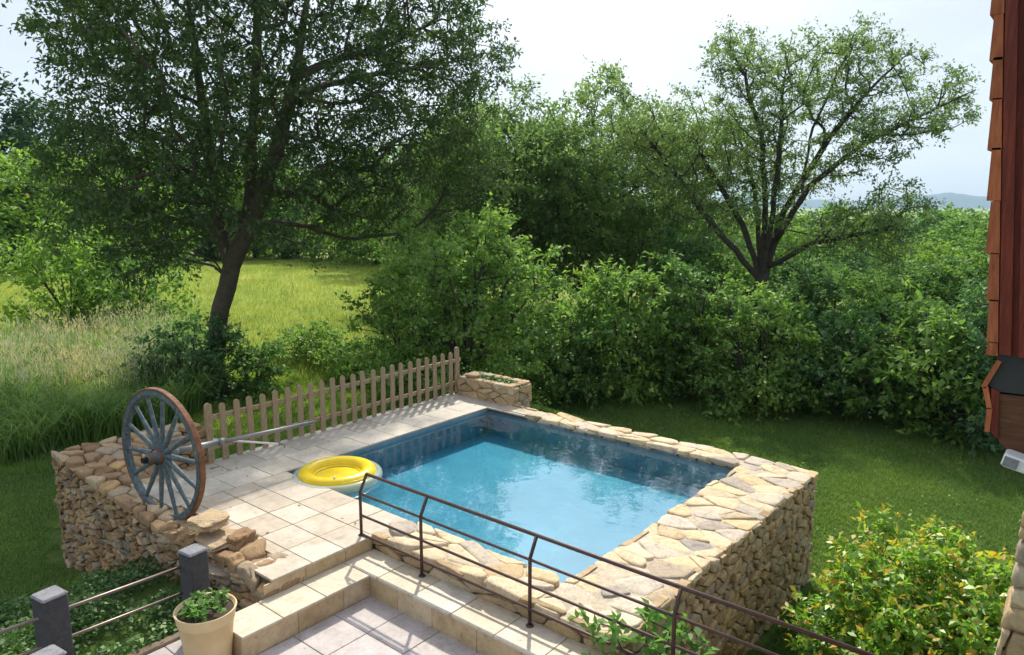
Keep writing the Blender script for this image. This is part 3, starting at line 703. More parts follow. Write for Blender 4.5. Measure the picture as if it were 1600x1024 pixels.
# ------------------------------------------------------------------ dark posts and rails at the lower left
M['grey_post'] = mat_stone('dark_grey_post_wood', [(0, (.055, .057, .065)), (1, (.085, .085, .09))], island=False, bumpk=.5)
M['grey_cap'] = mat_stone('pale_post_top', [(0, (.20, .20, .22)), (1, (.28, .28, .30))], island=False, bumpk=.5)  # post tops in a paler grey than the shafts
M['tube_rail'] = mat_plain('brown_steel_rail', (.22, .17, .15), .4, .2, 10, .05, .6)
for k, (x, y, w, zt2, lab) in enumerate(((-6.38, 3.02, .19, .52, 'dark square post behind the cream flower pot'), (-6.50, 1.86, .20, .54, 'dark square post at the left edge standing in front of the lawn'), (-5.80, 1.60, .19, .42, 'pale topped square post cut off by the bottom left edge of the picture'))):
    pp = empty('square_post', (x, y, -.9), math.radians(8)); tag(pp, lab, 'post', 'square posts at the patio edge')
    mb = MB(); mb.box(-w/2, w/2, -w/2, w/2, 0, .9 + zt2 - .03, .012); mb.build('shaft', M['grey_post'], pp)
    mb = MB(); mb.box(-w/2 - .004, w/2 + .004, -w/2 - .004, w/2 + .004, .9 + zt2 - .03, .9 + zt2, .012); mb.build('cap', M['grey_cap'], pp)
br = empty('bar_railing', (-6.46, 2.0, -.4)); tag(br, 'two slim metal bars running between the dark square posts', 'railing')
mb = MB(); mb.tube([(.03, 1.06, .76), (-.02, -.05, .76), (-.08, -1.3, .76)], .015, 10); mb.build('upper_bar', M['tube_rail'], br, True)
mb = MB(); mb.tube([(.03, 1.06, .50), (-.02, -.05, .50), (-.08, -1.3, .50)], .013, 10); mb.build('lower_bar', M['tube_rail'], br, True)
mb = MB(); mb.box(-6.72, -6.60, 1.2, 3.55, -.75, -.43, .02)
M['kerb'] = mat_stone('old_kerb', [(0, (.16, .12, .08)), (1, (.22, .17, .12))], island=False)
tag(mb.build('kerb', M['kerb']), kind='structure')

# ------------------------------------------------------------------ leaves and trees
def unit(v): return v / np.maximum(np.linalg.norm(v, axis=-1, keepdims=True), 1e-9)
def leaves_geo(P, D, Nn, L, Wd, fold=.18):
    """one folded four-point leaf per row"""
    Sd = unit(np.cross(D, Nn)); Nn = np.cross(Sd, D)
    L = L[:, None]; Wd = Wd[:, None]
    b = P; tip = P + D * L - Nn * L * .12; mid = P + D * L * .48
    l = mid + Sd * Wd * .5 + Nn * Wd * fold; r = mid - Sd * Wd * .5 + Nn * Wd * fold
    V = np.stack([b, r, tip, l], 1).reshape(-1, 3)
    return V, np.arange(len(P) * 4).reshape(-1, 4)
def grow(init, attr, rng, step=.45, wob=.12, grav=.0, kpath=.30, maxd=99):
    """init: list of polylines (root first; later ones start on earlier ones). Returns node arrays."""
    N = 60000; pos = np.zeros((N, 3)); par = np.full(N, -1, int); pl_ = np.zeros(N); n = 0
    for poly in init:
        poly = np.array(poly, float); pts = [poly[0]]
        for a, b in zip(poly, poly[1:]):
            k = max(1, int(np.linalg.norm(b - a) / step))
            for i in range(1, k + 1): pts.append(a + (b - a) * i / k + (rng.normal(0, .02, 3) if i < k else 0))
        if n == 0: prev = -1
        else: prev = int(np.argmin(np.linalg.norm(pos[:n] - pts[0], axis=1))); pts = pts[1:]
        for q in pts:
            pos[n] = q; par[n] = prev; pl_[n] = 0 if prev < 0 else pl_[prev] + np.linalg.norm(q - pos[prev]); prev = n; n += 1
    n0 = n
    d0 = np.array([np.min(np.linalg.norm(pos[:n0] - a, axis=1)) for a in attr]); tips = []
    for a in attr[np.argsort(d0)]:
        dv = a - pos[:n]; d = np.linalg.norm(dv, axis=1)
        cost = d + kpath * pl_[:n] + np.where(dv[:, 2] < -.3 * d, .4 * d, 0)
        j = int(np.argmin(cost)); dist = d[j]
        if dist < .12: tips.append(j); continue
        k = max(2, int(dist / step)); dd = unit(pos[j] - pos[par[j]]) if par[j] >= 0 else np.array([0, 0, 1.0])
        p0 = pos[j].copy(); c1 = p0 + dd * dist * .35; prev = j
        for i in range(1, k + 1):
            t_ = i / k; q = (1 - t_) ** 2 * p0 + 2 * t_ * (1 - t_) * c1 + t_ * t_ * a
            if i < k: q = q + rng.normal(0, wob * step, 3)
            pos[n] = q; par[n] = prev; pl_[n] = pl_[prev] + np.linalg.norm(q - pos[prev]); prev = n; n += 1
        tips.append(prev)
    return pos[:n], par[:n], np.array(tips), n0
def radii(pos, par, tips, rtip, power=.46, rmax=99):
    n = len(pos); c = np.zeros(n); c[tips] += 1
    ch = np.bincount(par[par >= 0], minlength=n); c[(ch == 0) & (c == 0)] = 1
    for i in range(n - 1, 0, -1):
        if par[i] >= 0: c[par[i]] += c[i]
    return np.minimum(rtip * np.maximum(c, 1) ** power, rmax), c
def branch_mesh(name, pos, par, rad, mat, parent, n=6, base=None):
    idx = np.where(par >= 0)[0]; a = pos[par[idx]]; b = pos[idx]; d = unit(b - a)
    nd = np.zeros_like(pos); nd[idx] = d
    main = {}; 
    for i in idx:
        p_ = par[i]
        if p_ not in main or rad[i] > rad[main[p_]]: main[p_] = i
    avg = nd.copy()
    for p_, i in main.items(): avg[p_] = nd[p_] + nd[i]
    avg = unit(avg)
    ismain = np.array([main[par[i]] == i for i in idx])
    da = np.where(ismain[:, None], avg[par[idx]], d); db = avg[idx]
    ra_ = np.where(ismain, rad[par[idx]], np.minimum(rad[idx] * 1.25, rad[par[idx]])); rb_ = rad[idx]
    ref = np.where(np.abs(d[:, 2:3]) > .75, np.array([[1.0, .1, 0]]), np.array([[.1, 0, 1.0]]))
    th = np.arange(n) * 2 * np.pi / n
    def ring(c, dd, r):
        x = unit(np.cross(dd, ref)); y = np.cross(dd, x)
        return c[:, None] + (x[:, None] * np.cos(th)[None, :, None] + y[:, None] * np.sin(th)[None, :, None]) * r[:, None, None]
    V = np.concatenate([ring(a, da, ra_), ring(b, db, rb_)], 1).reshape(-1, 3)
    k = np.arange(n); F = np.stack([k, (k + 1) % n, n + (k + 1) % n, n + k], 1)[None] + (np.arange(len(idx)) * 2 * n)[:, None, None]
    return np_mesh(name, V, F.reshape(-1, 4), mat, parent, smooth=True)
def crown_leaves(name, tips, centre, rng, mat, parent, twigs=5, per=12, tl=.55, L=.12, ratio=.5, droop=.15, spread=.14, up=.35, mat2=None, p2=0, flat=1.0):
    T = np.repeat(tips, twigs, 0); n = len(T)
    out = unit(T - centre); d = unit(out * .7 + rng.normal(0, 1, (n, 3)) * np.array([1, 1, .6 * flat]) + np.array([0, 0, up]))
    ln = tl * rng.uniform(.5, 1.25, n)
    t_ = np.linspace(.12, 1, per)[None] + rng.uniform(-.04, .04, (n, per))
    P = T[:, None] + d[:, None] * (t_ * ln[:, None])[..., None] - np.array([0, 0, 1.0]) * ((t_ ** 2) * ln[:, None] * droop)[..., None] + rng.normal(0, spread * tl * .35, (n, per, 3))
    P = P.reshape(-1, 3); D0 = np.repeat(d, per, 0); m_ = len(P)
    D = unit(D0 * .6 + rng.normal(0, .75, (m_, 3)) + np.array([0, 0, -.25]))
    Nn = unit(rng.normal(0, .55, (m_, 3)) + np.array([0, 0, 1.0]))
    Ls = L * rng.uniform(.6, 1.3, m_); V, F = leaves_geo(P, D, Nn, Ls, Ls * ratio * rng.uniform(.8, 1.2, m_))
    mi = None; mats = mat
    if mat2 is not None:
        last = np.tile(np.arange(per) >= per * (1 - p2), n) & (np.repeat(rng.random(n), per) < .75)
        last &= np.repeat((out[:, 2] > -.1), per); mi = last.astype(int); mats = [mat, mat2]
    return np_mesh(name, V, F, mats, parent, mi=mi)
def twig_mesh(tips, rng): pass
def env_points(n, rng, radii_, lo=-1.0, inner=.35, seed=0, rough=.30, freq=1.7):
    out = []
    while len(out) < n:
        p = rng.uniform(-1, 1, 3); r = np.linalg.norm(p)
        if p[2] < lo or r < .05: continue
        lim = 1 - rough + rough * 1.6 * (mnoise.noise(Vector(p / r * freq) + Vector((seed, 0, 0))) + .35)
        if r > lim or r < inner * rng.random() ** .5: continue
        out.append(p)
    return np.array(out) * np.array(radii_)
def thin(P, d):
    keep = []
    for p in P:
        if all(np.sum((p - q) ** 2) > d * d for q in keep): keep.append(p)
    return np.array(keep)

def make_tree(name, label, cat, base, init, attr, seed, leafmat, barkmat, rtip=.012, power=.47, group=None, centre=None, sides=6, step=.45, lv={}, rmax=99, kpath=.3, wob=.12, rmin=0):
    rng = np.random.default_rng(seed); base = np.array(base, float)
    root = empty(name, base); tag(root, label, cat, group)
    init = [np.array(p, float) - base for p in init]; attr = np.array(attr) - base
    pos, par, tips, n0 = grow(init, attr, rng, step=step, kpath=kpath, wob=wob)
    rad, c = radii(pos, par, tips, rtip, power, rmax)
    if rmin: rad[:n0] = np.maximum(rad[:n0], rmin * np.clip(1 - np.linalg.norm(pos[:n0], axis=1) / 11.5, 0, 1) ** 1.3)
    rad[0] *= 1.3; rad[1:3] *= 1.08
    branch_mesh('trunk', pos, par, rad, barkmat, root, sides)
    cen = np.mean(pos[tips], 0) if centre is None else np.array(centre) - base
    crown_leaves('crown', pos[tips], cen, rng, leafmat, root, **lv)
    return root

def proj(q):
    d = np.asarray(q) - CAMP; z = d @ _fw; return 800 + FPX * (d @ _r) / z, 512 - FPX * (d @ _up) / z
def gpoint(u, d): 
    p = atd(u, 400, d); return np.array([p[0], p[1], float(gz(p[0], p[1]))])

# --- the large tree at the left
B = gpoint(332, 21.8); px_ = lambda u, v, d: atd(u, v, d)
init = [[B, px_(335, 560, 21.8), px_(345, 480, 21.8), px_(362, 415, 21.8)],
        [px_(362, 415, 21.8), px_(345, 370, 22.2), px_(338, 300, 22.6), px_(318, 170, 23.0), px_(300, 40, 23.2), px_(285, -60, 23.2)],
        [px_(362, 415, 21.8), px_(385, 365, 21.5), px_(412, 300, 21.2), px_(440, 200, 20.8), px_(462, 120, 20.4), px_(480, 0, 20.2), px_(500, -120, 20)],
        [px_(385, 365, 21.5), px_(392, 280, 21.8), px_(398, 150, 22.2), px_(402, 20, 22.4), px_(410, -120, 22.4)],
        [px_(462, 120, 20.4), px_(520, 95, 21.2), px_(600, 75, 22.6), px_(690, 30, 24)],
        [px_(455, 150, 20.5), px_(520, 130, 22.2), px_(620, 110, 24), px_(720, 95, 26)],
        [px_(338, 300, 22.6), px_(310, 200, 24), px_(220, 130, 24.6), px_(140, 110, 25)],
        [px_(412, 300, 21.2), px_(480, 300, 22.4), px_(545, 345, 23.6)],
        [px_(338, 300, 22.6), px_(280, 260, 21), px_(200, 280, 20)]]
rngh = np.random.default_rng(5); cands = []
cc = px_(405, 40, 21.8); rr = _r * 7.35; ff = _fh * 4.6
for p in env_points(2300, rngh, (1, 1, 1), inner=.35, seed=3.3, rough=.22, freq=1.5):
    q = cc + rr * p[0] + ff * p[1] + _fh * (3.8 * max(0, p[0])) +  np.array([0, 0, 5.9 * p[2] + .9 * p[0] ** 2 * -1.0])
    cands.append(q)
for (u, v, su, sv, n) in ((170, 310, 75, 55, 50), (250, 385, 60, 40, 30), (520, 320, 60, 55, 34), (300, 300, 80, 60, 40), (450, 260, 60, 60, 30), (590, 300, 60, 40, 16), (110, 150, 50, 60, 18), (740, 60, 45, 70, 28), (420, 330, 50, 50, 14), (700, 190, 50, 50, 18)):
    for _ in range(n): cands.append(px_(u + rngh.normal(0, su * .6), v + rngh.normal(0, sv * .6), rngh.uniform(19, 24) + (3.5 if u > 450 else 0)))
cands = thin(np.array(cands), .59)
cands = np.array([q for q in cands if q[2] > 2.0 and (proj(q)[0] > 75 + 25 * math.sin(q[2] * 2.1)) and (proj(q)[0] < 795)])
lvh = dict(twigs=8, per=14, tl=.72, L=.145, ratio=.46, up=.15, droop=.3, spread=.22)
make_tree('tree', 'large dark leafy tree with forked leaning trunk on the left of the pool', 'tree', B, init, cands, 5, M['leaf_hero'], M['bark'], rtip=.012, power=.485, lv=lvh, sides=9, rmax=.245, rmin=.15)

# --- the wide airy tree on the right
B = gpoint(1195, 28); D_ = 28
init = [[B, B + [0, 0, 1.0], px_(1190, 440, D_)],
        [px_(1190, 440, D_), px_(1120, 360, 27.5), px_(1040, 250, 27), px_(1000, 205, 26.6)],
        [px_(1190, 440, D_), px_(1160, 350, 28.5), px_(1100, 250, 29), px_(1060, 190, 29.4)],
        [px_(1190, 440, D_), px_(1196, 330, 28), px_(1190, 210, 28), px_(1165, 120, 28), px_(1140, 70, 28)],
        [px_(1190, 440, D_), px_(1205, 350, 27.6), px_(1218, 240, 27), px_(1222, 150, 26.8), px_(1238, 55, 26.6)],
        [px_(1190, 440, D_), px_(1225, 330, 28.6), px_(1300, 210, 29), px_(1360, 140, 29.4), px_(1430, 70, 29.6)],
        [px_(1210, 380, D_), px_(1265, 290, 27.4), px_(1350, 225, 27), px_(1430, 185, 26.8), px_(1525, 140, 26.6)],
        [px_(1250, 300, 28), px_(1270, 200, 29), px_(1310, 110, 29.6), px_(1340, 60, 30)],
        [px_(1200, 420, D_), px_(1270, 380, 27), px_(1350, 365, 26.4), px_(1400, 350, 26)],
        [px_(1190, 440, D_), px_(1180, 300, 30), px_(1150, 200, 31.5)]]
cands = []
for poly in init[1:]:
    L_ = len(poly)
    for k in range(125):
        t_ = 1.1 + (L_ - 2.05) * rngh.random() ** .7; i = min(int(t_), L_ - 2); f = t_ - i
        q = np.array(poly[i]) * (1 - f) + np.array(poly[i + 1]) * f
        s_ = .22 + .50 * (t_ / (L_ - 1)); cands.append(q + rngh.normal(0, 1, 3) * np.array([.9, 1.1, .75]) * s_)
for (u, v, su, sv, n) in ((1010, 230, 50, 40, 30), (1080, 210, 60, 40, 30), (1180, 330, 60, 30, 12), (1380, 300, 40, 15, 8), (1100, 290, 60, 40, 14), (1300, 360, 60, 25, 6)):
    for _ in range(n): cands.append(px_(u + rngh.normal(0, su * .6), v + rngh.normal(0, sv * .6), rngh.uniform(26, 30)))
cands = thin(np.array([q for q in cands if proj(q)[1] > 62 + 25 * math.sin(q[0] * 1.9) and proj(q)[0] < 1535 and proj(q)[1] > 60 + .75 * (proj(q)[0] - 1420)]), .40)
make_tree('tree', 'wide open tree with many bare upswept limbs against the sky on the right', 'tree', B, init, cands, 6, M['leaf_airy'], M['bark_dark'], rtip=.013, power=.47, rmax=.26,
          lv=dict(twigs=8, per=12, tl=.6, L=.12, ratio=.48, up=.4, droop=.1, spread=.2), sides=7)

# --- generic builders
def round_tree(name, label, cat, base, H, radii_, seed, leafmat, n, group=None, trunk_h=None, lean=(0, 0), lv={}, bark=None, rtip=.014, lo=-.95, md=.6, stems=1, inner=.35, rough=.32, freq=1.7, power=.46):
    rng = np.random.default_rng(seed); base = np.array(base, float); th = trunk_h if trunk_h is not None else H * .3
    c = base + np.array([lean[0], lean[1], H - radii_[2]])
    A_ = c + env_points(n, rng, radii_, lo=lo, inner=inner, seed=seed * 1.7, rough=rough, freq=freq)
    A_ = A_[A_[:, 2] > base[2] + .15]; A_ = thin(A_, md)
    init = []
    if stems == 1: init = [[base, base + [lean[0] * .2, lean[1] * .2, th], base + np.array([lean[0] * .7, lean[1] * .7, H * .72])]]
    else:
        init = [[base, base + [0, 0, .1]]]
        for k in range(stems):
            a = 2 * math.pi * k / stems + rng.uniform(-.4, .4); r = rng.uniform(.25, .6)
            init.append([base + [0, 0, .1], base + np.array([math.cos(a) * radii_[0] * r * .4, math.sin(a) * radii_[1] * r * .4, H * .3]), base + np.array([math.cos(a) * radii_[0] * r, math.sin(a) * radii_[1] * r, H * rng.uniform(.6, .85)])])
    return make_tree(name, label, cat, base, init, A_, seed, leafmat, bark or M['bark_dark'], rtip=rtip, power=power, group=group, lv=lv, sides=5, step=.5 if H < 8 else .8)

# shrubs behind the pool
LS = dict(twigs=7, per=14, tl=.52, L=.13, ratio=.6, up=.35, droop=.15, spread=.25)
LS2 = dict(twigs=5, per=11, tl=.62, L=.19, ratio=.5, up=.5, droop=.25, spread=.2)
LS3 = dict(twigs=9, per=16, tl=.42, L=.095, ratio=.7, up=.6, droop=.05, spread=.2)
round_tree('shrub', 'tall bright green shrub with light leafy top beyond the picket fence end', 'shrub', gpoint(722, 18.4), 5.3, (2.6, 2.1, 3.2), 21, M['leaf_shrub'], 1100, lv=LS, stems=7, md=.46, rough=.36)
round_tree('shrub', 'lower loose shrub beside the meadow at the left of the tall bright shrub', 'shrub', gpoint(625, 20.5), 3.6, (1.5, 1.5, 2.1), 22, M['leaf_shrub'], 420, lv=LS, stems=5, md=.5, rough=.36)
hs = [(885, 19.4, 2.6, 1.6, 'leaf_hedge', 'dark green shrub right behind the far corner of the pool'),
      (985, 20.0, 3.9, 1.9, 'leaf_shrub', 'tallest shrub of the hedge with pointed leafy shoots'),
      (1085, 20.6, 3.6, 1.7, 'leaf_hedge', 'rounded green shrub in the hedge left of the airy tree trunk'),
      (1190, 19.6, 3.2, 1.7, 'leaf_shrub', 'yellowish topped shrub below the trunk of the airy tree'),
      (1285, 20.6, 2.6, 1.8, 'leaf_hedge_b', 'bluish green shrub in the hedge right of the airy tree trunk'),
      (1385, 20.0, 2.7, 1.7, 'leaf_hedge', 'spreading shrub in the hedge left of the wooden house edge'),
      (1490, 19.3, 3.1, 1.8, 'leaf_shrub', 'broad light leaved shrub partly behind the wooden house edge'),
      (1620, 19.2, 3.8, 2.0, 'leaf_hedge_b', 'last shrub of the hedge mostly hidden by the wooden house')]
for i, (u, d, H, r, mm, lab) in enumerate(hs):
    round_tree('shrub', lab, 'shrub', gpoint(u, d), H, (r, r * .95, H * .56), 30 + i, M[mm], 620, group='shrubs of the hedge behind the pool', lv=(LS, LS2, LS3, LS, LS2, LS3, LS2, LS)[i], stems=6, md=.42, rough=.34)
# small plants below the big tree and in the meadow edge
round_tree('shrub', 'leafy undergrowth around the foot of the large leaning tree, right side', 'shrub', gpoint(385, 21.4), 1.5, (.8, .8, .9), 50, M['leaf_hedge'], 300, lv=LS, stems=5, md=.36, lo=-1)
round_tree('shrub', 'dark undergrowth left of the trunk of the large leaning tree', 'shrub', gpoint(282, 21.5), 2.3, (1.3, 1.3, 1.3), 51, M['leaf_hedge_b'], 260, lv=LS, stems=5, md=.38, lo=-1)
round_tree('shrub', 'low bright leafy plant at the end of the lawn beside the bright shrub', 'plant', gpoint(575, 23), 1.1, (1.6, 1.2, .7), 52, M['leaf_shrub'], 260, lv=LS, stems=6, md=.32, lo=-1)
round_tree('shrub', 'low green plants between the tree undergrowth and the meadow', 'plant', gpoint(490, 25.5), 1.1, (1.8, 1.2, .7), 53, M['leaf_shrub'], 240, lv=LS, stems=6, md=.34, lo=-1)
LY_ = dict(twigs=6, per=11, tl=.9, L=.24, ratio=.55, up=.3, droop=.15, spread=.25)
round_tree('bush', 'bright yellow green bush in the meadow at the far left', 'bush', gpoint(100, 37), 4.3, (3.0, 2.6, 2.4), 54, M['leaf_yellow'], 420, lv=LY_, stems=6, md=.75)
round_tree('bush', 'darker green bush just right of the yellow green bush in the meadow', 'bush', gpoint(200, 36), 3.7, (2.6, 2.2, 2.1), 55, M['leaf_far'], 300, lv=LY_, stems=6, md=.75)
# trees behind the shrubs in the middle
LM = dict(twigs=8, per=14, tl=1.0, L=.19, ratio=.5, up=.25, droop=.2, spread=.25)
mids = [(805, 33, 10.6, 4.3, 'leaf_mid', 'tree with light green crown behind the bright shrub, left of the centre gap'),
        (930, 35, 11.2, 4.3, 'leaf_mid', 'tallest of the trees behind the hedge in the middle of the view'),
        (1050, 38, 9.6, 4.2, 'leaf_mid', 'tree with dark lower crown just left of the airy tree'),
        (868, 39, 9.0, 4.2, 'leaf_hedge_b', 'dark green tree filling the gap behind the middle trees'),
        (700, 40, 9.6, 3.8, 'leaf_far', 'tree seen through the right side of the large leaning tree'),
        (750, 34, 9.9, 3.7, 'leaf_mid', 'pale tree between the large leaning tree and the trees behind the hedge')]
for i, (u, d, H, r, mm, lab) in enumerate(mids):
    round_tree('tree', lab, 'tree', gpoint(u, d), H, (r, r, H * .46), 70 + i, M[mm], 900, group='trees behind the hedge', lv=LM, md=.75, rtip=.014, rough=.30, freq=1.8)
# woodland: three source trees copied with turns and sizes
LF = dict(twigs=8, per=12, tl=1.5, L=.40, ratio=.55, up=.25, droop=.2, spread=.3)
src = []
for i, (mm, H, r) in enumerate((('leaf_far', 10, 3.9), ('leaf_yellow', 9, 4.2), ('leaf_hedge_b', 11, 3.7), ('leaf_dark', 12, 3.0))):
    src.append(round_tree('tree', 'x', 'tree', (0, 0, 0), H, (r, r, H * .46), 90 + i, M[mm], 300, lv=LF, md=1.15, rtip=.03, rough=.36, freq=2.2))
used = [False] * 4
def wood(k, u, d, H, label, rz, wide=1.0, sink=0.0):
    o_ = src[k] if not used[k] else copy_tree(src[k]); used[k] = True
    o_.location = gpoint(u, d) - np.array([0, 0, sink]); h0 = (10, 9, 11, 12)[k]; s_ = H / h0; o_.scale = (s_ * wide, s_ * wide, s_); o_.rotation_euler = (0, 0, rz)
    tag(o_, label, 'tree', 'trees of the wood around the meadow')
fl = [(0, -25, 78, 10.5, 'left edge'), (1, 45, 74, 10.0, ''), (0, 120, 80, 9.5, ''), (1, 190, 76, 8.8, ''), (2, 260, 82, 10, ''), (0, 330, 84, 9.6, ''), (1, 400, 86, 9.8, ''), (0, 465, 84, 9.4, ''), (2, 530, 78, 9.5, ''), (1, 590, 70, 9.0, ''), (0, 650, 60, 9.4, ''),
      (3, 10, 104, 19.5, ''), (3, 70, 108, 17.8, ''), (3, 130, 112, 16.6, ''), (2, 200, 110, 15, ''), (3, 300, 110, 15.0, ''), (2, 420, 108, 14.0, '')]
labs = ['sunlit tree at the extreme left of the meadow', 'yellow green tree above the bright meadow bush', 'green tree behind the meadow, seen left through the large tree', 'pale tree behind the meadow left of the forked trunk',
        'bluish tree behind the meadow close to the forked trunk', 'tree behind the meadow directly behind the forked trunk', 'yellow green tree just right of the forked trunk', 'green tree at the far rim of the meadow right of the trunk',
        'dark tree at the right end of the meadow rim', 'light tree where the meadow meets the bright shrub', 'tree behind the low loose shrub by the meadow',
        'tall dark tree on the skyline at the far left', 'second dark skyline tree from the left', 'third dark skyline tree from the left', 'bluish skyline tree seen through the large tree', 'dark skyline tree behind the forked trunk', 'bluish skyline tree right of the forked trunk']
rngw = np.random.default_rng(12)
for (k, u, d, H, _), lab in zip(fl, labs): wood(k, u, d, (H + 1.7) * rngw.uniform(.95, 1.05), lab, rngw.uniform(0, 6.2), 1.15, 1.7)
fr_ = [(2, 1245, 29, 1.5, 'bushy dark tree close behind the hedge right of the airy trunk'), (0, 1310, 30, 1.2, 'bushy green tree close behind the bluish hedge shrub'), (0, 1385, 29, 1.0, 'bushy green tree close behind the spreading hedge shrub'), (2, 1450, 30, 1.4, 'bushy bluish tree close behind the right part of the hedge'), (0, 1530, 29, 1.9, 'bushy green tree close behind the hedge at the house edge'), (0, 1140, 30, 1.6, 'bushy green tree close behind the hedge left of the airy trunk'), (2, 1075, 31, 2.2, 'bushy dark tree behind the tall hedge shrub'),
       (0, 1255, 40, 1.0, 'tree in the wood right of the airy tree base'), (2, 1330, 44, 1.2, 'dark tree in the wood below the right limbs of the airy tree'), (0, 1405, 42, .7, 'green tree in the wood under the far hills'),
       (1, 1475, 46, 1.2, 'yellow green tree in the wood beside the wooden house edge'), (0, 1545, 40, 1.9, 'tree in the wood directly behind the wooden house edge'), (2, 1150, 46, 1.4, 'dark tree in the wood left of the airy tree trunk'),
       (0, 1620, 44, 2.0, 'tree in the wood hidden behind the house corner'), (1, 1365, 58, 1.5, 'pale tree further back below the far hills'), (0, 1290, 62, 1.8, 'green tree further back right of the airy trunk'), (2, 1440, 64, 1.8, 'dark tree further back just below the skyline hills'),
       (0, 1510, 60, 2.6, 'green tree further back near the house edge'), (1, 1210, 60, 2.4, 'pale tree further back behind the airy trunk'), (0, 1100, 58, 3.5, 'green tree further back seen between the left limbs of the airy tree'),
       (2, 1400, 90, 2.2, 'distant dark tree top below the hills'), (0, 1460, 95, 2.6, 'distant green tree top below the hills'), (1, 1330, 92, 2.6, 'distant pale tree top below the hills'), (0, 1525, 92, 2.6, 'distant tree top touching the wooden house edge'), (2, 1260, 90, 2.8, 'distant tree top behind the airy crown'), (0, 1040, 80, 4.0, 'distant tree top left of the airy tree'), (2, 960, 80, 4.5, 'distant dark tree top in the middle')]
for (k, u, d, top, lab) in fr_:
    g_ = gpoint(u, d); wood(k, u, d, top + .2 - g_[2], lab, rngw.uniform(0, 6.2), 1.25)
# far wood reading as one mass
def far_wood():
    rng = np.random.default_rng(4); n = 2600; a = rng.uniform(math.radians(-80), math.radians(12), n); d = rng.uniform(125, 520, n) ** 1.0
    x, y = d * np.sin(a), d * np.cos(a); ok = ~((x * -.74 + y * .67 > 60) & (a < math.radians(-50)) & (d < 130)); x, y, d = x[ok], y[ok], d[ok]
    z = gz(x, y); H = rng.uniform(5.5, 9.8, len(x)); m_ = 60
    th = rng.normal(0, 1, (len(x), m_, 3)); th = unit(th) * rng.uniform(.7, 1, (len(x), m_, 1)) * np.array([4.5, 4.5, 4.5])
    P = np.stack([x, y, z + H - 4], 1)[:, None] + th; P = P.reshape(-1, 3)
    s_ = rng.uniform(.9, 1.9, len(P)); V, F = leaves_geo(P, unit(rng.normal(0, 1, (len(P), 3))), unit(rng.normal(0, 1, (len(P), 3)) + [0, 0, 1]), s_, s_ * .8)
    tag(np_mesh('far_wood', V, F, M['leaf_hedge_b']), 'distant mass of woodland under the hills', 'wood', kind='stuff')
far_wood()

# ------------------------------------------------------------------ near bushes and plants
bb = np.array([-1.22, 8.45, float(gz(-1.22, 8.45))])
root = round_tree('bush', 'bright green bush with yellow and orange young leaves beside the pool wall', 'bush', bb, 1.72, (1.12, 1.8, 1.1), 120, M['leaf_bush'], 1300,
    lv=dict(twigs=5, per=11, tl=.24, L=.088, ratio=.5, up=.9, droop=.0, spread=.10, mat2=M['leaf_tip'], p2=.22), stems=8, md=.155, rtip=.004, inner=.55, rough=.26, freq=2.6, power=.4)
yb = np.array([-3.15, 4.55, -.62])
root = round_tree('plant', 'young broad leaved green plant growing through the railing beside the wall corner', 'plant', (-2.62, 5.0, -.65), .98, (.70, .45, .52), 121, M['leaf_pot'], 120,
    lv=dict(twigs=3, per=7, tl=.18, L=.10, ratio=.55, up=.9, droop=.0, spread=.1), stems=5, md=.17, rtip=.005, inner=.3)
# ivy groundcover under the left wall
def scatter_leaves(name, pts, rng, L, mat, tilt=.5, parent=None, ratio=.8):
    n = len(pts); D = unit(rng.normal(0, 1, (n, 3)) * np.array([1, 1, .35])); Nn = unit(rng.normal(0, tilt, (n, 3)) + np.array([0, 0, 1.0])); Ls = L * rng.uniform(.6, 1.3, n)
    V, F = leaves_geo(pts, D, Nn, Ls, Ls * ratio); return np_mesh(name, V, F, mat, parent)
rng2 = np.random.default_rng(9); n = 30000
x = rng2.uniform(-10.6, -6.7, n); y = rng2.uniform(.6, 3.65, n); w_ = np.array([mnoise.noise(Vector((a * 1.6, b * 1.6, 2))) for a, b in zip(x, y)])
ok = (x > -9.2 + w_ * 1.4 + (y - 3.6) * .25) & (rng2.random(n) < .45 + w_)
x, y, w_ = x[ok], y[ok], w_[ok]; z = gz(x, y) + rng2.random(len(x)) ** .7 * (.16 + .16 * np.clip(w_ + .4, 0, 1))
tag(scatter_leaves('ground_cover', np.stack([x, y, z], 1), rng2, .05, M['leaf_ivy'], tilt=.9), 'dark ivy covering the ground below the rubble wall', 'ground cover', kind='stuff')
n = 900; pp_ = np.stack([rng2.normal(-9.02, .34, n), rng2.normal(10.36, .11, n), .27 + np.abs(rng2.normal(0, .07, n))], 1)
o_ = scatter_leaves('planter_plant', pp_, rng2, .055, M['leaf_ivy']); tag(o_, 'low dark creeping plant growing in the stone planter', 'plant')

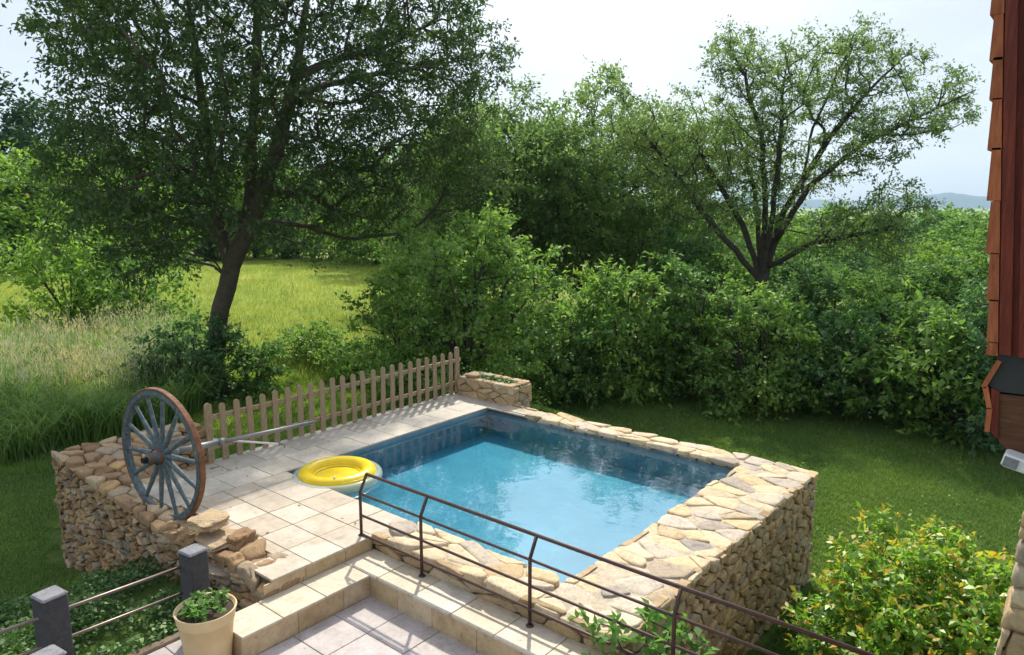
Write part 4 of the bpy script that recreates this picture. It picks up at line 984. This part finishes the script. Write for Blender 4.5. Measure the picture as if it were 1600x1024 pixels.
# flower pot
M['pot'] = mat_plain('cream_clay', (.70, .52, .28), .55, .07, 4, .08, col2=(.74, .57, .33))
pt_ = empty('flower_pot', (-5.97, 2.90, -.46)); tag(pt_, 'tall round cream flower pot with small plants beside the step', 'flower pot')
mb = MB(); mb.lathe([(0, 0), (.17, 0), (.185, .01), (.215, .30), (.235, .475), (.243, .48), (.248, .50), (.245, .505), (.262, .575), (.268, .59), (.262, .60), (.25, .592), (.238, .56), (.0, .555)], 40)
mb.build('pot', M['pot'], pt_, True)
mb = MB(); mb.lathe([(.0, .565), (.12, .57), (.24, .562)], 24); mb.build('soil', M['soil'], pt_)
def pot_plant():
    rng = np.random.default_rng(3); P = []; D = []; Nn = []
    for k in range(26):
        a = rng.uniform(0, 6.28); r = .19 * math.sqrt(rng.random()); b_ = np.array([r * math.cos(a), r * math.sin(a), 0.0]); h = rng.uniform(.03, .15)
        for j in range(16):
            th = rng.uniform(0, 6.28); el = rng.uniform(-.1, .8); P.append(b_ + [0, 0, h * rng.uniform(.4, 1)]); D.append([math.cos(th) * math.cos(el), math.sin(th) * math.cos(el), math.sin(el)]); Nn.append([rng.normal(0, .3), rng.normal(0, .3), 1])
    P = np.array(P); Ls = rng.uniform(.035, .075, len(P)); V, F = leaves_geo(P, unit(np.array(D)), unit(np.array(Nn)), Ls, Ls * .6)
    b0 = P.copy(); b0[:, 2] = 0; s_ = np.array([.003, 0, 0]); V2 = np.stack([b0 - s_, b0 + s_, P + s_, P - s_], 1).reshape(-1, 3)[:400]
    V = np.concatenate([V, V2]); F = np.concatenate([F, np.arange(len(V2)).reshape(-1, 4) + len(F) * 4])
    r = empty('potted_plant', (-5.97, 2.90, .105)); tag(r, 'small bright green leafy plants growing in the cream pot', 'plant'); np_mesh('foliage', V, F, M['leaf_pot'], r)
pot_plant()

# ------------------------------------------------------------------ lawn grass, tall grass
def blades(name, x, y, h, w, lean, rng, mat, label, seg=1, cat='grass', zoff=0):
    n = len(x); z = gz(x, y) + zoff; P = np.stack([x, y, z], 1); a = rng.uniform(0, 6.283, n); s_ = np.stack([np.cos(a), np.sin(a), 0 * a], 1) * (w / 2)[:, None]
    b_ = rng.uniform(0, 6.283, n); l = np.stack([np.cos(b_), np.sin(b_), 0 * b_], 1) * (lean * h)[:, None]; up = np.array([0, 0, 1.0])
    if seg == 1:
        V = np.stack([P - s_, P + s_, P + l + up * h[:, None]], 1).reshape(-1, 3); F = np.arange(n * 3).reshape(-1, 3)
    else:
        m1 = P + l * .22 + up * (h * .55)[:, None]; m2 = P + l * .62 + up * (h * .90)[:, None]; t_ = P + l * 1.15 + up * (h * (1.0 - .25 * lean))[:, None]
        V = np.stack([P - s_, P + s_, m1 + s_, m1 - s_, m2 + s_ * .7, m2 - s_ * .7, t_ + s_ * .1, t_ - s_ * .1], 1).reshape(-1, 3)
        k = (np.arange(n) * 8)[:, None, None]; F = (np.array([[0, 1, 2, 3], [3, 2, 4, 5], [5, 4, 6, 7]])[None] + k).reshape(-1, 4)
    return tag(np_mesh(name, V, F, mat), label, cat, kind='stuff')
def in_frame(x, y, z=G0, m_=220):
    d = np.stack([x, y, np.full_like(x, z - CAMZ)], 1); zz = d @ _fw; u = 800 + FPX * (d @ _r) / zz; v = 512 - FPX * (d @ _up) / zz
    return (zz > 0) & (u > -m_) & (u < 1600 + m_) & (v < 1024 + m_)
rng3 = np.random.default_rng(77)
def lawn(n, x0, x1, y0, y1, cut):
    x = rng3.uniform(x0, x1, n); y = rng3.uniform(y0, y1, n); ok = in_frame(x, y) & cut(x, y); return x[ok], y[ok]
r1 = lawn(300000, -13, 6.5, 10.3, 19.5, lambda x, y: (x > OX1 + .1) | (y > 10.3))
r2 = lawn(60000, -2.8, .6, 5.5, 10.3, lambda x, y: x > -2.85)
r3 = lawn(200000, -20, -10, -1, 16, lambda x, y: ((x < -12.25) | (y < 3.5) | (y > 5.1)) & (x < np.where(y < 3.5, -8.6, -10.0)) & (-.74 * x + .67 * y < 16.5) & ((x < -9.6) | (y > 3.5) | (rng3.random(len(x)) < .3)))
x = np.concatenate([r1[0], r2[0], r3[0]]); y = np.concatenate([r1[1], r2[1], r3[1]]); h = rng3.uniform(.03, .085, len(x))
blades('lawn_grass', x, y, h, rng3.uniform(.010, .022, len(x)), rng3.uniform(.2, 1.2, len(x)), rng3, M['grass'], 'short green lawn grass around the pool')
r4 = lawn(150000, -27, -10, 3, 22, lambda x, y: (-.74 * x + .67 * y > 15) & (-.74 * x + .67 * y < 25) & (x < -10.3))
blades('verge_grass', r4[0], r4[1], rng3.uniform(.05, .14, len(r4[0])), rng3.uniform(.014, .028, len(r4[0])), rng3.uniform(.2, 1.0, len(r4[0])), rng3, M['leaf_yellow'], 'bright yellow green grass right behind the picket fence')
# tall grass at the left behind the lawn
def tall(n, a0, a1, b0, b1):
    u = rng3.uniform(a0, a1, n); d = rng3.uniform(b0, b1, n); r = np.array([atd(uu, 400, dd)[:2] for uu, dd in zip(u, d)]); return u, d, r[:, 0], r[:, 1]
u, d, x, y = tall(42000, -120, 470, 17.2, 31); w_ = np.array([mnoise.noise(Vector((a * .35, b * .35, 5))) for a, b in zip(x, y)])
edge = 18.2 + 3.2 * np.clip((u - 120) / 330, 0, 1) + 1.2 * w_
ok = (d > edge) & (u < 300 - 40 * w_) & (rng3.random(len(x)) < np.clip(1.15 - (d - 19) / 14, .12, 1)); x, y, w_, d = x[ok], y[ok], w_[ok], d[ok]
h = rng3.uniform(.5, 1.25, len(x)) * (1 + .6 * w_)
blades('tall_grass', x, y, h, rng3.uniform(.02, .042, len(x)), rng3.uniform(.2, 1.1, len(x)), rng3, M['reed'], 'tall arching green grass at the left beyond the lawn', seg=3)
pk_ = (rng3.random(len(x)) < .08) & (d > 20.5) & (u[ok] < 260); xs_, ys_ = x[pk_], y[pk_]
hh = rng3.uniform(.9, 1.55, len(xs_))
bl = np.stack([xs_, ys_, gz(xs_, ys_)], 1); ln = np.stack([rng3.normal(-.05, .10, len(xs_)), rng3.normal(0, .10, len(xs_)), np.zeros(len(xs_))], 1)
topP = bl + ln + np.array([0, 0, 1.0]) * hh[:, None]
P = np.repeat(topP, 7, 0) + rng3.normal(0, 1, (len(topP) * 7, 3)) * np.array([.035, .035, .10]); D = unit(rng3.normal(0, .35, (len(P), 3)) + [0, 0, 1]); Ls = rng3.uniform(.10, .2, len(P))
V1, F1 = leaves_geo(P, D, unit(rng3.normal(0, 1, (len(P), 3))), Ls, Ls * .14)
s_ = np.array([.006, 0, 0]); V2 = np.stack([bl - s_, bl + s_, topP + s_, topP - s_], 1).reshape(-1, 3); F2 = np.arange(len(V2)).reshape(-1, 4) + len(V1)
tag(np_mesh('dry_grass', np.concatenate([V1, V2]), np.concatenate([F1, F2]), M['plume']), 'pale dry seed heads standing in the tall grass', 'grass', kind='stuff')
# loose taller grass along the edge of the meadow
u, d, x, y = tall(60000, -60, 660, 22, 72); h = rng3.uniform(.10, .40, len(x))
blades('meadow_grass', x, y, h, rng3.uniform(.02, .04, len(x)), rng3.uniform(.2, .8, len(x)), rng3, M['field_grass'], 'yellow green meadow grass beyond the large tree')

n = 420; x = rng3.uniform(-13, 2, n); y = rng3.uniform(3.2, 17, n); on = (x > -9.8) & (x < -6.3) & (y > 4.1) & (y < 5.45); lw_ = (y > 10.4) | (x > -2.8); ok = on | lw_
x, y, on = x[ok], y[ok], on[ok]; z = np.where(on, .006, gz(x, y) + .06)
tag(scatter_leaves('fallen_leaves', np.stack([x, y, z], 1), rng3, .05, M['dead_leaf'], tilt=.2, ratio=.55), 'small dry leaves scattered on the lawn and the pool deck', 'leaves', kind='stuff')
n = 46; fx2 = np.stack([rng3.uniform(PX0 + .05, PX1 - .1, n), PY1 - .05 - np.abs(rng3.normal(0, .7, n)), np.full(n, WZ + .004)], 1)
tag(scatter_leaves('floating_leaves', fx2, rng3, .032, M['dead_leaf'], tilt=.05, ratio=.55), 'tiny leaves floating on the pool water', 'leaves', kind='stuff')
n = 5200; x = rng3.uniform(-14, 2, n); y = rng3.uniform(5.6, 18, n); w_ = np.array([mnoise.noise(Vector((a * .8, b * .8, 11))) for a, b in zip(x, y)]); ok = (w_ > .16) & ((y > 10.4) | (x > -2.8)); x, y = x[ok], y[ok]
tag(scatter_leaves('lawn_weeds', np.stack([x, y, gz(x, y) + rng3.uniform(.04, .08, len(x))], 1), rng3, .05, M['leaf_pot'], tilt=.3, ratio=.8), 'broad leaved weeds and clover patches in the lawn', 'weeds', kind='stuff')

# ------------------------------------------------------------------ wooden house corner at the right
M['red_wood'] = mat_wood('red_brown_boards', (.16, .028, .015), (.26, .05, .024), .55, 3, (8, 8, .7))
M['shingle'] = mat_wood('orange_brown_shingle', (.42, .12, .05), (.52, .19, .08), .7, 3, (8, 8, 1))
M['brown_beam'] = mat_wood('dark_brown_beam', (.11, .045, .022), (.16, .07, .035), .6, 3, (1, 8, 8))
M['flash'] = mat_plain('dark_grey_sheet', (.045, .045, .048), .5, .2, 5, .05, .3)
M['white_box'] = mat_plain('white_plastic', (.72, .72, .70), .4, .04, 5, .0)
M['red_box'] = mat_plain('dull_red_plastic', (.25, .02, .02), .4, .1, 5, .0)
hx, hy = -.41, 3.0
ho = empty('wooden_house', (hx, hy, 0)); tag(ho, 'shingled red brown upper storey of a wooden house on a stone base', 'house')
def hz(v, u=1550): return float((CAMP + ray(u, v) * (hy / ray(u, v)[1]))[2])
def hxx(u, v): return float((CAMP + ray(u, v) * (hy / ray(u, v)[1]))[0])
zt1, zm, zk, zb2 = hz(-420), hz(552), hz(598), hz(700)
xt, xm = hxx(1559, -420) - hx, hxx(1543, 552) - hx
mb = MB(); W2 = 5.6; DEP = 2.9
vs = [(xt + .03, .0, zt1), (xm + .03, .0, zm), (W2, .0, zm), (W2, .0, zt1), (xt + .03, DEP, zt1), (xm + .03, DEP, zm), (W2, DEP, zm), (W2, DEP, zt1)]
mb.add(vs, [(0, 1, 2, 3), (4, 7, 6, 5), (0, 4, 5, 1), (1, 5, 6, 2), (2, 6, 7, 3), (3, 7, 4, 0)]); mb.build('wall', M['red_wood'], ho)
mb = MB()
for k, (o0, w_, pj) in enumerate(((.005, .035, .012), (.062, .05, .028), (.135, .03, .010), (.19, .05, .022), (.27, .06, .012), (.36, .05, .022), (.45, .06, .012)) + tuple((.56 + .125 * k, .05, .02) for k in range(38))):
    M4 = Matrix(((1, 0, 0, 0), (0, 1, 0, 0), (0, 0, 1, 0), (0, 0, 0, 1)))
    vs = [(xt + o0 + .03, -pj, zt1), (xm + o0 + .03, -pj, zm), (xm + o0 + w_ + .03, -pj, zm), (xt + o0 + w_ + .03, -pj, zt1)]
    vs += [(a, 0 - .001, c) for a, b, c in vs]
    mb.add(vs, [(0, 1, 2, 3), (0, 4, 5, 1), (2, 6, 7, 3), (1, 5, 6, 2)])
mb.build('board', M['red_wood'], ho)
# shingles on the side face, their butts standing proud of the corner
mb = MB(); rng = random.Random(8); z = zt1; rowh = .155
while z > zm + .02:
    f_ = (zt1 - z) / (zt1 - zm); xe = xt + (xm - xt) * f_; y = -.012; z2 = max(z - rowh * rng.uniform(.8, 1.2), zm - .01); xe2 = xt + (xm - xt) * (zt1 - z2) / (zt1 - zm)
    while y < DEP - .05:
        w_ = rng.uniform(.08, .13); j = rng.uniform(-.010, .006)
        vs = [(xe + .004, y, z), (xe + .03, y, z), (xe2 + .032, y, z2 + j), (xe2 - .006 + rng.uniform(-.004, .004), y, z2 + j)]
        vs += [(a, y + w_ - .004, c) for a, b, c in vs]
        mb.add(vs, [(0, 1, 2, 3), (7, 6, 5, 4), (0, 4, 5, 1), (1, 5, 6, 2), (2, 6, 7, 3), (3, 7, 4, 0)]); y += w_
    z = z2
# bell-cast courses at the foot
def course(p0, p1, th=.016):
    y = -.014
    a = Vector((p0[0], 0, p0[1])); b = Vector((p1[0], 0, p1[1])); d_ = (b - a).normalized(); n_ = Vector((-d_.z, 0, d_.x)) * th
    if n_.x < 0: n_ = -n_
    while y < DEP - .05:
        w_ = rng.uniform(.08, .12); k = Vector((rng.uniform(-.003, .003), 0, rng.uniform(-.005, .005)))
        q = [a, a + n_, b + n_ + k, b + k]; vs = [(p.x, y, p.z) for p in q] + [(p.x, y + w_ - .004, p.z) for p in q]
        mb.add(vs, [(0, 1, 2, 3), (7, 6, 5, 4), (0, 4, 5, 1), (1, 5, 6, 2), (2, 6, 7, 3), (3, 7, 4, 0)]); y += w_
P2 = lambda u, v: (hxx(u, v) - hx, hz(v, u))
course(P2(1558, 562), P2(1533, 604)); course(P2(1536, 604), P2(1543, 640)); course(P2(1543, 636), P2(1540, 672))
mb.build('shingles', M['shingle'], ho)
def prism(poly, y0, y1, name, mat):
    mb = MB(); n = len(poly); vs = [(a, y0, c) for a, c in poly] + [(a, y1, c) for a, c in poly]
    mb.add(vs, [tuple(range(n)), tuple(reversed(range(n, 2 * n)))] + [(i, n + i, n + (i + 1) % n, (i + 1) % n) for i in range(n)]); return mb.build(name, mat, ho)
prism([P2(1562, 553), P2(1542, 598), P2(1556, 612), P2(1640, 622), (W2, P2(1640, 622)[1] - .01), (W2, zm)], .002, DEP - .02, 'flashing', M['flash'])
prism([P2(1549, 606), P2(1549, 676), P2(1560, 686), P2(1562, 612)], -.006, DEP - .04, 'corner_board', M['red_wood'])
prism([P2(1562, 616), P2(1560, 690), P2(1600, 735), (W2 - .02, P2(1600, 735)[1]), (W2 - .02, P2(1640, 625)[1] - .02), P2(1640, 625)], .004, DEP - .06, 'beam', M['brown_beam'])
# stone lower storey
mb = MB(); q1, q2, q3 = P2(1600, 835), P2(1556, 1024), P2(1490, 1400)
prism([(q1[0] + .03, q1[1] + .06), (q2[0] + .03, q2[1]), (q3[0] + .03, -.5), (W2 - .1, -.5), (W2 - .1, P2(1600, 735)[1] - .004), (q1[0] + .12, P2(1600, 735)[1] - .004)], .03, DEP - .1, 'stone_core', M['mortar'])
prism([(xt - .30, zt1 - .02), (xt - .30, zt1 + .05), (W2 / 2, zt1 + 1.75), (W2 + .3, zt1 + .05), (W2 + .3, zt1 - .02)], -.35, DEP + .3, 'roof', M['brown_beam'])
Lh = q1[1] + .3 + .5
mb = MB()
def edge_x(z): return float(np.interp(z, [-.5, q2[1], q1[1] + .06, q1[1] + .3], [q3[0], q2[0], q1[0], q1[0] + .06]))
stones(mb, lambda u_, v_, o_: (edge_x(-.5 + v_) + u_, .03 - o_, -.5 + v_), W2 - .5, Lh, .26, .085, .03, .005, 91)
stones(mb, lambda u_, v_, o_: (edge_x(-.5 + v_) + .03 - o_, .0 + u_, -.5 + v_), DEP - .1, Lh, .22, .085, .03, .005, 92)
mb.build('stone_base', M['pool_stone'], ho, True)
# small white fitting under the beam
a_ = P2(1582, 706); fx_ = empty('wall_lamp', (hx + a_[0] + .035, hy - .06, a_[1] - .012)); tag(fx_, 'small white box lamp fixed under the brown beam of the house', 'lamp'); fx_.rotation_euler = (0, math.radians(12), 0)
mb = MB(); mb.box(-.055, .075, -.04, .04, -.028, .018, .006); mb.build('housing', M['white_box'], fx_)
mb = MB(); mb.box(-.050, -.008, -.046, -.041, -.022, .012, .001); mb.build('lens', M['grey_cap'], fx_)
mb = MB(); mb.box(.035, .085, -.05, -.041, -.002, .03, .001); mb.build('red_cover', M['red_box'], fx_)

# ------------------------------------------------------------------ haze
m, t, o = newmat('haze_air'); pv = nn(t, 'ShaderNodeVolumePrincipled'); pv.inputs['Color'].default_value = (.55, .78, 1.0, 1); pv.inputs['Density'].default_value = .00013; pv.inputs['Anisotropy'].default_value = .3
t.links.new(pv.outputs[0], o.inputs['Volume'])
mb = MB(); mb.box(-6900, 5200, -70, 7700, -60, 260)
hzb = mb.build('haze', m); tag(hzb, kind='stuff')
print('objects', len(bpy.data.objects), 'polys', sum(len(m_.polygons) for m_ in bpy.data.meshes))
